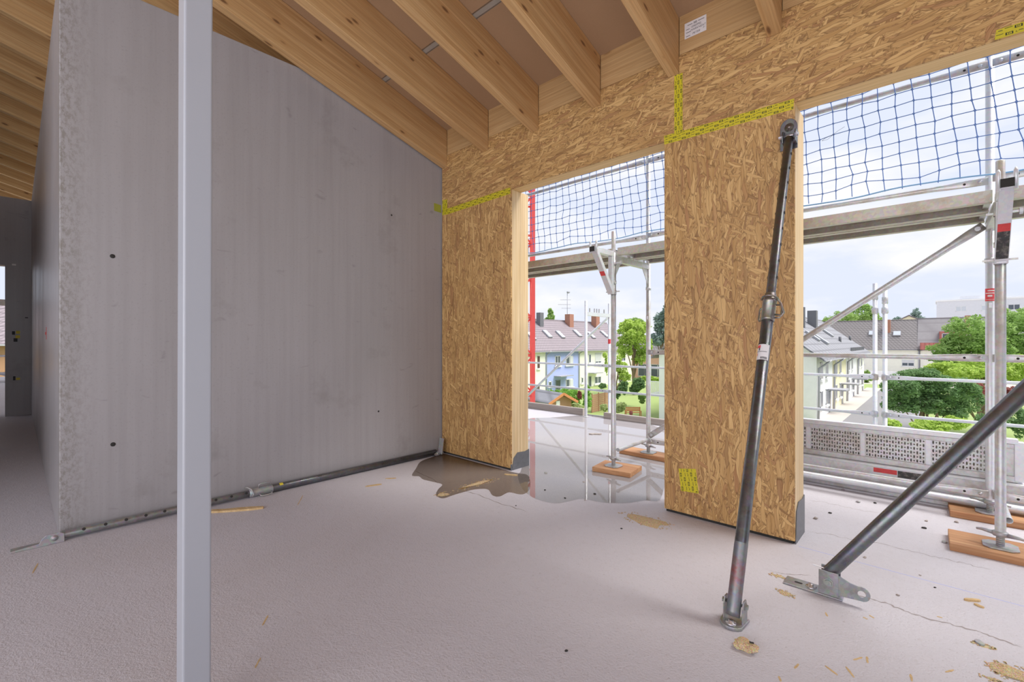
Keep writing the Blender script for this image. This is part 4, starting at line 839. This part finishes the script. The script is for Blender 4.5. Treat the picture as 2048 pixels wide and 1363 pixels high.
def window(o, P, u0, u1, z0, z1, mat='frame_white', glass='glass_dark', split=2, sill=True, shut=0.0, pr=.012):
    t = .05; m = MB(); e = .09
    U_ = (P(1, 0, 0) - P(0, 0, 0)); N_ = (P(0, 1, 0) - P(0, 0, 0))
    def bx(a, b, c, d, n0, n1): m.obox(P((a + b) / 2, (n0 + n1) / 2, (c + d) / 2), U_ * ((b - a) / 2), N_ * ((n1 - n0) / 2), V(0, 0, (d - c) / 2))
    for a, b, c, d in ((u0, u0 + e, z0, z1), (u1 - e, u1, z0, z1), (u0, u1, z0, z0 + e), (u0, u1, z1 - e, z1)): bx(a, b, c, d, 0, .06)
    if split == 2: bx((u0 + u1) / 2 - .05, (u0 + u1) / 2 + .05, z0, z1, 0, .05)
    w = m.build('window', mat, o)
    m = MB(); N0 = m
    m.obox(P((u0 + u1) / 2, pr, (z0 + z1) / 2), U_ * ((u1 - u0) / 2 - .04), N_ * .012, V(0, 0, (z1 - z0) / 2 - .04)); m.build('pane', glass, w)
    if shut: MB().obox(P((u0 + u1) / 2, .05, z1 - (z1 - z0) * shut / 2), U_ * ((u1 - u0) / 2 - .05), N_ * .02, V(0, 0, (z1 - z0) * shut / 2)).build('roller_shutter', 'shutter', w)
    if sill: MB().obox(P((u0 + u1) / 2, .10, z0 - .12), U_ * ((u1 - u0) / 2 + .18), N_ * .10, V(0, 0, .10)).build('sill', 'frame_white', w)
def bxp(P, u0, u1, n0, n1, z0, z1):
    U_ = (P(1, 0, 0) - P(0, 0, 0)); N_ = (P(0, 1, 0) - P(0, 0, 0)); return MB().obox(P((u0 + u1) / 2, (n0 + n1) / 2, (z0 + z1) / 2), U_ * (abs(u1 - u0) / 2), N_ * (abs(n1 - n0) / 2), V(0, 0, abs(z1 - z0) / 2))
# ---- row A: cream, blue and pale green houses behind the gardens
AX = -40.5
z7 = lambda x, y: (1040 + x / 4.868, 560 + y / 4.868)
def a_uz(x, y): p = onX(*z7(x, y), AX); return p.y, p.z
ya0 = 30.0; yb = a_uz(250, 800)[0]; yc = a_uz(570, 800)[0]; ye = a_uz(1088, 800)[0]; ym = a_uz(862, 800)[0]
hA, P = house('row_house', 'terraced row with sky blue middle house, brown tiled roof and chimneys', (AX, ya0), (0, 1, 0), (1, 0, 0), ye - ya0, 11, .05, 4.45, [(0, yb - ya0, 'wall_cream'), (yb - ya0, yc - ya0, 'wall_blue'), (yc - ya0, ym - ya0, 'wall_cream'), (ym - ya0, ye - ya0, 'wall_cream')], 'roof_brown')
def aw(x0, y0, x1, y1, **k):
    u0, zt = a_uz(x0, y0); u1, zb = a_uz(x1, y1); zt2 = a_uz((x0 + x1) / 2, y0)[1]; zb2 = a_uz((x0 + x1) / 2, y1)[1]; window(hA, P, u0 - ya0, u1 - ya0, zb2, zt2, **k)
aw(170, 740, 190, 855, mat='frame_brown'); aw(160, 1025, 188, 1088, mat='frame_brown')
aw(340, 735, 392, 830, glass='glass_dark'); aw(445, 735, 515, 822, shut=0); aw(275, 985, 306, 1030, split=1); aw(445, 960, 515, 1036)
aw(345, 970, 392, 1078, mat='door_grey', split=1, sill=False); aw(668, 720, 690, 805, split=1); aw(730, 710, 790, 808, shut=.82); aw(595, 945, 615, 1000, split=1)
aw(668, 935, 692, 1034, mat='door_grey', split=1, sill=False); aw(725, 935, 788, 1005); aw(978, 705, 1025, 788); aw(955, 930, 1010, 990)
for x0, x1, y in ((332, 458, 934), (665, 748, 903)):
    u0, z = a_uz(x0, y); u1, _ = a_uz(x1, y); bxp(P, u0 - ya0, u1 - ya0, 0, 1.2, z - .06, z + .06).build('canopy', 'zinc', hA)
for yy in (yb, yc, ym): 
    u = yy - ya0; m = MB(); m.rings([P(u + .6, .5, -.15), P(u + .4, .45, -.35), P(u + .05, .12, -.7), P(u + .05, .10, GZ)], .07, 8); m.build('downpipe', 'zinc', hA)
for u_ in (445, 480): 
    u0, zt = a_uz(u_ + 35, 740); 
for (x0, y0, x1, y1) in ((484, 740, 512, 815), (484, 965, 512, 1030)):
    u0, zt = a_uz(x0, y0); u1, zb = a_uz(x1, y1); bxp(P, u0 - ya0, u1 - ya0, .05, .10, zb, zt).build('louvre_shutter', 'shutter', hA)
nA = V(4.4, 0, 5.5).normalized(); pA = V(AX, 0, .05)
for x0, x1, y0, y1, mt in ((162, 228, 322, 452, 'sheet_dark'), (440, 520, 338, 452, 'brick'), (697, 773, 352, 468, 'brick')):
    p_ = onP(*z7((x0 + x1) / 2, y1 - 6), pA, nA); Dp = (p_ - EY).dot(FWD); w2 = (x1 - x0) / 4.868 * Dp / FPX / 1.35; h_ = (y1 - y0) / 4.868 * Dp / FPX
    MB().box((p_.x - w2 * .5, p_.y - w2 * .55, p_.z - .6), (p_.x + w2 * .5, p_.y + w2 * .55, p_.z + h_)).build('chimney', mt, hA)
p_ = onP(*z7(517, 440), pA, nA) + V(-1.2, 0, 0); zt = p_.z + 24.5
an = thing('roof_antenna', p_, 'tall thin television antenna mast on the terraced row roof', 'antenna'); hz = at(*z7(517, 118), (p_ - EY).dot(FWD)).z
MB().tube((p_.x, p_.y, p_.z - .3), (p_.x, p_.y, hz), .045, 8).build('mast', 'zinc', an); m = MB()
for zy, l in ((190, 1.2), (237, 1.6), (272, 1.0)): zz = at(*z7(517, zy), (p_ - EY).dot(FWD)).z; MB().tube(V(p_.x, p_.y, zz) - RGT * l, V(p_.x, p_.y, zz) + RGT * .6, .03, 6).build('aerial_arm', 'zinc', an)
m.blob((p_.x + .2, p_.y, hz), (.35, .3, .2), 1, .2, 3); m.build('aerial_head', 'zinc', an)
def skylight(o, px, py, p0, nr, U_, w=.85, h=1.5):
    c_ = onP(px, py, p0, nr); S_ = U_.cross(nr).normalized(); m = MB().obox(c_ + nr * .26, U_ * w / 2, S_ * h / 2, nr * .10); f_ = m.build('skylight', 'zinc', o); MB().obox(c_ + nr * .37, U_ * (w / 2 - .08), S_ * (h / 2 - .1), nr * .012).build('pane', 'glass_pale', f_)
for x, y in ((258, 535), (385, 540), (552, 528), (685, 545), (815, 535), (100, 555)): skylight(hA, *z7(x, y), pA, nA, V(0, 1, 0), .9, 1.7)
# ---- row B: white and pale yellow houses seen along their fronts
BX = -8.1; yB = [49.6, 58.2, 67.9, 77.7, 86.3]
hB, P = house('row_house', 'white and pale yellow terraced row with dark slate roof and downpipes', (BX, yB[0]), (0, 1, 0), (1, 0, 0), yB[-1] - yB[0], 11, -.05, 4.3, [(yB[i] - yB[0], yB[i + 1] - yB[0], ('wall_white', 'wall_yellow', 'wall_white', 'wall_cream')[i]) for i in range(4)], 'roof_slate', over=.7)
for i, yy in enumerate(yB[:4]):
    u = yy - yB[0] + .15; MB().rings([P(u + 1.6, .85, -.55), P(u + 1.2, .7, -.75), P(u + .1, .16, -1.25), P(u, .12, GZ)], .10, 8).build('downpipe', 'zinc', hB)
    k = yB[i + 1] - yy
    for z0, z1 in ((-2.35, -.75), (-5.0, -3.5)):
        window(hB, P, u + 1.5, u + 2.7, z0, z1, split=1, pr=.055); window(hB, P, u + 4.4, u + 5.6, z0, z1, split=1, pr=.055)
    window(hB, P, u + 6.2, u + 7.2, -6, -3.85, mat='door_grey', split=1, sill=False, pr=.055)
    bxp(P, u + 5.7, u + 7.9, 0, 1.5, -3.72, -3.58).build('canopy', 'zinc', hB)
nB = V(4.35, 0, 5.5).normalized(); pB = V(BX, 0, -.05)
for x, y in ((1622, 675), (1640, 682), (1652, 668), (1640, 660)): skylight(hB, x, y, pB, nB, V(0, 1, 0), 1.0, 1.6)
for x0, x1, y0, y1, D_ in ((1614, 1636, 621, 645, 60), (1600, 1611, 614, 650, 54)):
    p_ = at((x0 + x1) / 2, y1, D_); w_ = (x1 - x0) * D_ / FPX * .7; MB().box((p_.x - w_ / 2, p_.y - w_ / 2, p_.z - 1.4), (p_.x + w_ / 2, p_.y + w_ / 2, p_.z + (y1 - y0) * D_ / FPX)).build('chimney', 'sheet_dark', hB)
for x, y in ((1680, 685), (1700, 682)): p_ = onP(x, y, pB, nB); MB().tube(p_, p_ + V(0, 0, .8), .16, 10).build('vent_pipe', 'sheet_dark', hB)
for k in range(20): MB().box((BX + .1, 71 + k * .7, -.12), (BX + .2, 71 + k * .7 + .3, .42)).build('snow_guard', 'sheet_dark', hB)
# ---- row C: houses across, roofs facing us
CY_ = 127.0
def cU(px): return onY(px, 690, CY_).x
c0 = cU(1640); cm1 = cU(1839); c1 = cU(2100)
hC, P = house('long_house', 'cream house with brown grid-tiled roof, skylights and brick chimney across the street', (c0, CY_), (1, 0, 0), (0, -1, 0), cm1 - c0, 11, -.2, 5.7, [(0, cm1 - c0, 'wall_cream')], 'roof_dark')
nC = V(0, -5.9, 5.5).normalized(); nC = V(0, -5.9, 5.5).normalized(); pC = V(0, CY_, -.2); nC = V(0, -(5.9 / 5.5), 1).normalized()
for x, y in ((1745, 667), (1794, 668)): skylight(hC, x, y, pC, nC, V(1, 0, 0), 1.3, 1.3)
p_ = onP(1774, 662, pC, nC); MB().box((p_.x - .6, p_.y - .5, p_.z - .6), (p_.x + .6, p_.y + .5, at(1774, 639, (p_ - EY).dot(FWD)).z)).build('chimney', 'brick', hC)
u = onY(1816, 720, CY_).x - c0; window(hC, P, u - 1, u + 1, -4.0, -2.7, shut=.5); u = onY(1720, 720, CY_).x - c0; window(hC, P, u - .8, u + .8, -3.9, -2.5)
u = onY(1838, 720, CY_).x - c0; MB().rings([P(u, .2, -.4), P(u, .15, GZ)], .12, 8).build('downpipe', 'zinc', hC)
hD, P = house('sheet_roof_house', 'house with plain grey sheet roof and red tiled strip at the eaves', (cm1 + .1, CY_), (1, 0, 0), (0, -1, 0), c1 - cm1, 11, -.2, 5.9, [(0, c1 - cm1, 'wall_cream')], 'roof_sheet')
bxp(P, 0, c1 - cm1, -.3, .75, -.55, 0.9).build('red_eaves', 'roof_red', hD)
u = onY(1895, 690, CY_).x - cm1; bxp(P, u - 1.3, u + 2.6, -3.6, -1.0, .6, 3.2).build('dormer', 'roof_red', hD); window(hD, lambda a_, b_, c_: P(a_, b_ - .98, c_), u - .9, u + .9, 1.5, 2.8)
bxp(P, onY(1930, 690, CY_).x - cm1, onY(1942, 690, CY_).x - cm1, -5, -3.5, 3, 6.4).build('chimney', 'brick', hD)
# ---- white block of flats far behind
DY = 190.0; x0 = onY(1873, 640, DY).x; x1 = x0 + 62; zt = onY(1873, 603, DY).z
fl = thing('apartment_block', (x0, DY, GZ), 'large white flat-roofed apartment block rising behind the roofs', 'building')
MB().box((x0, DY, GZ), (x1, DY + 14, zt)).build('wall', 'wall_grey', fl); MB().box((x0 - .2, DY - .2, zt), (x1, DY + 14, zt + .4)).build('parapet', 'wall_white', fl)
for a0, a1 in ((1921, 1962), (2015, 2060)): MB().box((onY(a0, 600, DY).x, DY + 1, zt), (onY(a1, 600, DY).x, DY + 8, onY(a0, 592, DY).z)).build('roof_house', 'wall_grey', fl)
Pf = lambda u_, n_, z_: V(x0 + u_, DY - n_, z_)
for r_ in range(4):
    for k in range(11):
        u = 4.2 + k * 5.3; zc = zt - 2.4 - r_ * 2.9
        window(fl, Pf, u, u + 2.3, zc - .75, zc + .75, glass='glass_dark' if (k * 3 + r_ * 5) % 4 == 2 else 'glass_pale', sill=False)
# ---- pink house and white gable right of the gardens
pk, P = house('pink_house', 'salmon pink house with dark ground floor windows behind the garden hedge', (-45, 83), (1, 0, 0), (0, -1, 0), 15, 10, -.9, 2.2, [(0, 15, 'wall_pink')], 'roof_dark')
pk2 = at(1300, 735, 84)
for k in (.3, 2.2, 4.3, 6.4): 
    p_ = onY(1281 + k * 6.5, 738, 83); u = p_.x - ORG[pk.name].x; window(pk, P, u - .7, u + .7, -5.6, -3.2, split=1, sill=False)
gx = at(1318, 760, 42); wg = thing('white_house', (gx.x, gx.y, GZ), 'plain white house with white balcony railing at the garden edge', 'house')
MB().prism([(gx.x, gx.y, GZ), (gx.x + 6.5, gx.y, GZ), (gx.x + 6.5, gx.y, .1), (gx.x + 3.2, gx.y, 2.6), (gx.x, gx.y, .1)], (0, 7.5, 0)).build('wall', 'wall_white', wg)
for sg in (0, 1):
    xa, xb = (gx.x - .6, gx.x + 3.2) if sg == 0 else (gx.x + 7.1, gx.x + 3.2); MB().prism([(xa, gx.y - .4, -.35), (xb, gx.y - .4, 2.65), (xb, gx.y - .4, 2.83), (xa, gx.y - .4, -.17)], (0, 8.2, 0)).build('roof_slope', 'roof_brown', wg)
bq = at(1318, 785, 43); MB().box((gx.x - 1.0, gx.y + .3, bq.z - .15), (gx.x, gx.y + 3, bq.z)).build('balcony', 'wall_white', wg)
for k in range(9): MB().box((gx.x - 1.0 + k * .12, gx.y + .3, bq.z), (gx.x - .95 + k * .12, gx.y + .35, bq.z + 1.05)).build('baluster', 'frame_white', wg)
MB().box((gx.x - 1.02, gx.y + .28, bq.z + 1.05), (gx.x, gx.y + .37, bq.z + 1.13)).build('handrail', 'frame_white', wg)
# cream gable far behind, house seen through the corridor doorway
cg = at(1818, 640, 150); gh = thing('gable_house', (cg.x, cg.y, GZ), 'small cream gable peeping over the long tiled roof', 'house')
MB().prism([(cg.x - 4.5, cg.y, GZ), (cg.x + 4.5, cg.y, GZ), (cg.x + 4.5, cg.y, 6.9), (cg.x, cg.y, 9.4), (cg.x - 4.5, cg.y, 6.9)], (0, 8, 0)).build('wall', 'wall_yellow', gh)
for sg in (-1, 1): MB().prism([(cg.x + sg * 5.1, cg.y - .4, 6.6), (cg.x, cg.y - .4, 9.5), (cg.x, cg.y - .4, 9.8), (cg.x + sg * 5.1, cg.y - .4, 6.9)], (0, 8.8, 0)).build('roof_slope', 'roof_brown', gh)
hE, P = house('brown_house', 'house with brown tiled roof and cedar wall seen through the corridor doorway', (-48, 8), (0, -1, 0), (1, 0, 0), 40, 9, 1.2, 4.0, [(0, 40, 'wall_cedar')], 'roof_brown')
sf = thing('corridor_scaffold', (-13.2, -.6, 0), 'pale scaffold rails outside the doorway at the corridor end', 'scaffold')
for z in (.45, .62, .95): MB().tube((-13.2, -3, z), (-13.2, 1, z + .02), .02, 10).build('rail', 'galvanised_clean', sf)
MB().tube((-13.2, -2.2, 0), (-13.2, -2.2, 2.5), .024, 10).build('upright', 'galvanised_clean', sf); MB().tube((-13.25, -.9, .9), (-13.25, .6, .3), .02, 10).build('brace', 'galvanised_clean', sf); MB().box((-13.6, -3, 1.95), (-13.2, 1, 2.05)).build('deck', 'deck_steel', sf)
# ---- plants: crowns of leaf blades over branching stems
def leaves(blobs, n, size, seed, droop=.0):
    r = np.random.default_rng(seed); vol = np.array([b[3] * b[4] * b[5] for b in blobs]) ** (2 / 3.); cnt = np.maximum(1, (n * vol / vol.sum()).astype(int)); C = []
    for (x, y, z, rx, ry, rz), k in zip(blobs, cnt):
        d = r.normal(size=(k, 3)); d /= np.linalg.norm(d, axis=1)[:, None]; rad = (r.uniform(.35, 1.08, k) ** .55)[:, None]; lump = 1 + .14 * np.sin(d[:, :1] * 7 + seed) * np.sin(d[:, 1:2] * 6) + .1 * np.sin(d[:, 2:] * 9)
        C.append(np.array([x, y, z]) + d * rad * lump * np.array([rx, ry, rz]))
    C = np.concatenate(C); k = len(C); a = r.normal(size=(k, 3)); a[:, 2] *= .6; a /= np.linalg.norm(a, axis=1)[:, None]; b = np.cross(a, r.normal(size=(k, 3))); b /= np.linalg.norm(b, axis=1)[:, None]
    s = (size * r.uniform(.6, 1.4, k))[:, None]; a *= s; b *= s * .55
    return np.stack([C - a, C + b * .9 - a * .1, C + a, C - b * .9 - a * .1], 1).reshape(-1, 3)
def leafmesh(name, mat, parent, blobs, n, size, seed):
    v = leaves(blobs, n, size, seed) - np.array(ORG[parent.name]); k = len(v) // 4; me = bpy.data.meshes.new(name)
    me.vertices.add(len(v)); me.vertices.foreach_set('co', v.ravel().astype(np.float32)); me.loops.add(4 * k); me.loops.foreach_set('vertex_index', np.arange(4 * k, dtype=np.int32))
    me.polygons.add(k); me.polygons.foreach_set('loop_start', np.arange(0, 4 * k, 4, dtype=np.int32)); me.polygons.foreach_set('loop_total', np.full(k, 4, dtype=np.int32)); me.update(calc_edges=True); me.validate()
    me.materials.append(M[mat]); o = bpy.data.objects.new(name, me); COL.objects.link(o); o.parent = parent; o['kind'] = 'stuff'; ORG[o.name] = ORG[parent.name]; return o
def plant(name, label, cat, D, pxb, mat, n, leaf_, seed, grp=None, stem=True, rd=.85, ntr=1, base=None):
    bl = []
    for px, py, rx, ry in pxb:
        c_ = at(px, py, D + random.Random(seed * 31 + int(px)).uniform(-.5, .5) * rx * D / FPX); k = D / FPX; bl.append((c_.x, c_.y, c_.z, rx * k * rd, rx * k * rd, ry * k))
    cx = sum(b[0] for b in bl) / len(bl); cy = sum(b[1] for b in bl) / len(bl); zm = max(b[2] for b in bl)
    o = thing(name, (cx, cy, GZ), label, cat, grp)
    if stem:
        r = random.Random(seed); h = zm - GZ; m = MB(); rb = max(.05, h * .022)
        for q in range(ntr):
            bx_, by_ = cx + r.uniform(-.3, .3) * (ntr > 1) * 3, cy + r.uniform(-.3, .3) * (ntr > 1) * 3
            m.rings([(bx_, by_, GZ), (bx_ + r.uniform(-.1, .1), by_, GZ + h * .3), ((bx_ + cx) / 2, (by_ + cy) / 2, GZ + h * .6), (cx, cy, GZ + h * .9)], [rb, rb * .8, rb * .55, rb * .15], 8)
        m.build('trunk', 'bark', o, smooth=True)
        for b in bl[:7]:
            m = MB(); z0 = GZ + h * r.uniform(.22, .45); m.rings([(cx, cy, z0), ((cx + b[0]) / 2, (cy + b[1]) / 2, (z0 + b[2]) / 2 + .2), (b[0], b[1], b[2])], [rb * .5, rb * .35, rb * .12], 6); m.build('branch', 'bark', o, smooth=True)
    bl2 = []; r = random.Random(seed + 5)
    for b in bl:
        bl2.append((b[0], b[1], b[2], b[3] * .80, b[4] * .80, b[5] * .80))
        for q in range(20):
            d_ = Vector((r.gauss(0, 1), r.gauss(0, 1), r.gauss(.15, 1))).normalized(); k = r.uniform(.14, .32); bl2.append((b[0] + d_.x * b[3] * .86, b[1] + d_.y * b[4] * .86, b[2] + d_.z * b[5] * .86, b[3] * k, b[4] * k, b[5] * k))
    leafmesh('foliage', mat, o, bl2, int(n * 2.0), leaf_ * .72, seed); return o
# right-hand opening
plant('deciduous_tree', 'large bright green maple-like tree behind the yew', 'tree', 36, [(1905, 700, 48, 26), (1940, 660, 45, 30), (1985, 690, 50, 45), (2030, 655, 40, 42), (2040, 720, 40, 40), (1900, 745, 50, 22), (1960, 740, 60, 25), (1890, 715, 36, 14), (2060, 690, 50, 60), (1925, 690, 40, 24)], 'leaf_mid', 15000, .16, 11)
plant('deciduous_tree', 'pale green shrubby tree just above the dark yew', 'tree', 32, [(1900, 745, 45, 20), (1950, 735, 50, 24), (2010, 740, 50, 28), (1875, 750, 32, 14), (2050, 735, 30, 24)], 'leaf_light', 6500, .14, 12)
plant('yew_shrub', 'wide dark green yew with bare reddish stems in front of the street', 'shrub', 25, [(1805, 775, 40, 26), (1850, 765, 45, 27), (1900, 780, 45, 30), (1935, 800, 32, 34), (1800, 805, 34, 24), (1850, 805, 45, 22), (1895, 818, 45, 20), (1830, 748, 38, 10)], 'leaf_dark', 15000, .10, 13, ntr=4)
plant('low_shrub', 'light green low shrub at the foot of the yew', 'shrub', 20, [(1785, 850, 18, 12), (1860, 850, 34, 16), (1905, 846, 28, 14)], 'leaf_light', 2600, .09, 14, stem=False)
plant('red_shrub', 'reddish leaved shrub right of the scaffold uprights', 'shrub', 30, [(2025, 790, 26, 16), (1960, 785, 14, 20)], 'leaf_red', 1500, .10, 15, stem=False)
plant('dark_hedge', 'dark green hedge behind the perforated deck right of the yew', 'hedge', 26, [(2030, 835, 40, 22), (1985, 845, 30, 26), (2060, 850, 30, 30)], 'leaf_dark', 3000, .10, 16, stem=False)
plant('far_tree', 'round light green tree behind the long tiled roof', 'tree', 165, [(1720, 630, 32, 22), (1690, 636, 30, 16), (1745, 640, 20, 16), (1660, 642, 14, 12)], 'leaf_mid', 3000, .55, 17)
plant('far_tree', 'small dark pine beside the cream gable', 'tree', 170, [(1832, 628, 9, 11), (1838, 636, 12, 6), (1794, 638, 9, 5)], 'leaf_blue', 700, .5, 18)
plant('garden_tree', 'round green bush at the far end of the white row', 'tree', 80, [(1733, 752, 11, 14), (1735, 770, 9, 8)], 'leaf_mid', 900, .22, 19)
# left-hand opening
plant('far_tree', 'small conifer rising behind the terraced row roof', 'tree', 105, [(1101, 625, 6, 9), (1101, 636, 11, 8), (1101, 648, 13, 10)], 'leaf_mid', 1500, .30, 21)
plant('garden_tree', 'large light green tree beside the terraced row gable', 'tree', 62, [(1262, 668, 30, 26), (1285, 690, 22, 26), (1250, 690, 22, 24), (1275, 655, 26, 14), (1280, 715, 18, 14), (1255, 650, 18, 12)], 'leaf_light', 8000, .20, 22)
plant('far_tree', 'tall grey-green cedar behind the gardens', 'tree', 85, [(1318, 640, 14, 18), (1326, 665, 20, 22), (1312, 680, 18, 14), (1335, 625, 12, 20)], 'leaf_blue', 4500, .24, 23)
plant('far_tree', 'dark round tree top between the gable and the cedar', 'tree', 112, [(1268, 645, 24, 10), (1290, 652, 14, 10)], 'leaf_mid', 1600, .28, 33)
plant('young_tree', 'slim young tree with light leaves before the pale green house', 'tree', 47, [(1243, 735, 14, 14), (1238, 720, 6, 12), (1250, 752, 14, 12), (1210, 710, 5, 6), (1213, 730, 4, 18)], 'leaf_light', 1800, .13, 24)
plant('clipped_hedge', 'bright green clipped hedge in front of the blue house', 'hedge', 50, [(1100, 794, 20, 14), (1125, 794, 24, 18), (1148, 793, 18, 19), (1140, 806, 22, 12)], 'leaf_thuja', 4500, .13, 25, stem=False)
plant('thuja', 'slender upright thuja beside the woven garden fence', 'shrub', 46, [(1174, 780, 7, 11), (1174, 795, 11, 13), (1174, 808, 11, 9)], 'leaf_thuja', 1600, .10, 26, stem=False)
plant('dark_bush', 'dark purple-leaved bush between clipped hedge and thuja', 'shrub', 48, [(1159, 790, 5, 10)], 'leaf_red', 350, .12, 27, stem=False)
plant('flower_bush', 'pale flowering bush on the lawn before the terrace', 'shrub', 43, [(1243, 812, 13, 10), (1236, 818, 10, 7), (1208, 815, 10, 8)], 'leaf_pale', 1500, .10, 28, stem=False)
plant('flower_bush', 'yellow-green bush beside the garden shed', 'shrub', 42, [(1152, 812, 10, 7), (1162, 816, 10, 6), (1145, 818, 8, 5)], 'leaf_pale', 900, .10, 29, stem=False)
plant('block_hedge', 'dark clipped hedge block in the middle of the gardens', 'hedge', 52, [(1247, 775, 12, 16), (1236, 785, 8, 12), (1205, 772, 9, 6)], 'leaf_dark', 1800, .13, 30, stem=False)
plant('dark_bush', 'round dark green bush behind the garden bench', 'shrub', 51, [(1278, 768, 15, 15), (1270, 778, 12, 10)], 'leaf_dark', 2200, .13, 31, stem=False)
plant('clipped_hedge', 'low light hedge below the pink house', 'hedge', 62, [(1308, 757, 12, 5), (1290, 756, 10, 5), (1322, 758, 10, 5)], 'leaf_light', 1200, .15, 32, stem=False)
plant('garden_shrub', 'small green shrub right of the garden bench', 'shrub', 45, [(1284, 794, 9, 9), (1284, 803, 7, 5)], 'leaf_mid', 900, .10, 34, stem=False)
# garden shed
sp = at(1100, 800, 41); sh = thing('garden_shed', (sp.x, sp.y, GZ), 'brown wooden garden shed with grey felt roof', 'shed')
U_ = RGT * .85 + FWD * .5; U_.normalize(); W_ = V(-U_.y, U_.x, 0); O = at(1122, 800, 40.5); O.z = 0
zr, ze, hw, ln = at(1122, 787, 40.5).z, at(1100, 799, 40.5).z, 1.15, 3.6
Ps = lambda u_, n_, z_: O + U_ * u_ + W_ * n_ + V(0, 0, z_)
MB().prism([Ps(-hw, 0, GZ), Ps(hw, 0, GZ), Ps(hw, 0, ze), Ps(0, 0, zr - .1), Ps(-hw, 0, ze)], W_ * ln).build('wall', 'wall_cedar', sh)
for sg in (-1, 1): MB().prism([Ps(sg * (hw + .4), -.4, ze - .28), Ps(0, -.4, zr), Ps(0, -.4, zr + .1), Ps(sg * (hw + .4), -.4, ze - .18)], W_ * (ln + .8)).build('roof_slope', 'roof_slate', sh); 
for sg in (-1, 1): MB().bar(Ps(sg * (hw + .42), -.42, ze - .25), Ps(0, -.42, zr + .03), .05, .22).build('barge_board', 'terracotta', sh)
MB().obox(Ps(-.35, -.02, ze - .35), U_ * .2, W_ * .03, V(0, 0, .28)).build('window', 'frame_white', sh)
# woven fence panels of horizontal slats
fe = thing('garden_fence', at(1198, 800, 47), 'woven brown wooden garden fence beside the thuja', 'fence'); ORG[fe.name] = Vector(fe.location)
a_, b_ = at(1184, 800, 46.5), at(1222, 800, 49.5); a_.z = b_.z = GZ
for k in range(9):
    z = .12 + k * .2; n_ = 7; pts = [a_.lerp(b_, i / n_) + V(0, 0, z) + V(0, .05 * (-1) ** (i + k), 0) for i in range(n_ + 1)]
    m = MB()
    for i in range(n_): m.bar(pts[i], pts[i + 1], .03, .18)
    m.build('slat', 'wall_cedar', fe)
for i in range(4): p_ = a_.lerp(b_, i / 3); MB().bar(p_, p_ + V(0, 0, 1.95), .1, .1).build('post', 'wall_cedar', fe)
# garden bench
bp = at(1265, 796, 44); bz = GZ; bn = thing('garden_bench', (bp.x, bp.y, bz), 'orange-brown wooden garden bench on the lawn', 'bench'); Pb = lambda u_, n_, z_: V(bp.x, bp.y, bz) + RGT * u_ - FWD * n_ + V(0, 0, z_)
for k in range(3): MB().bar(Pb(-.75, .1 + .14 * k, .45), Pb(.75, .1 + .14 * k, .45), .11, .03).build('seat_slat', 'terracotta', bn)
for k in range(3): MB().bar(Pb(-.75, 0, .6 + .14 * k), Pb(.75, 0, .6 + .14 * k), .03, .11).build('back_slat', 'terracotta', bn)
for sg in (-1, 1):
    MB().bar(Pb(sg * .7, 0, 0), Pb(sg * .7, 0, .95), .06, .06).build('leg', 'terracotta', bn); MB().bar(Pb(sg * .7, .45, 0), Pb(sg * .7, .45, .62), .06, .06).build('leg', 'terracotta', bn); MB().bar(Pb(sg * .7, 0, .62), Pb(sg * .7, .48, .62), .06, .04).build('armrest', 'terracotta', bn)
# street and path between the rows
struct(MB().box((BX + 1.8, 20, GZ), (BX + 7, 118, GZ + .02)).build('street', 'asphalt', org=(0, 0, GZ))); struct(MB().box((BX, 44, GZ), (BX + 1.8, 90, GZ + .03)).build('paved_path', 'paving', org=(0, 0, GZ)))
o = MB().box((-14, 118, GZ), (10, 118.3, GZ + 1.2)).build('garden_wall', 'wall_white'); tag(o, 'low pale garden wall at the end of the street', 'wall')
p_ = at(1262, 808, 42.5); p_.z = GZ; o = MB().lathe(p_, (0, 0, 1), [(.0, 0), (.08, .02), (.06, .35), (.16, .5), (.16, .75), (0, .8)], 10).build('garden_ornament', 'leaf_red'); tag(o, 'small pink ornament standing on the lawn', 'ornament')
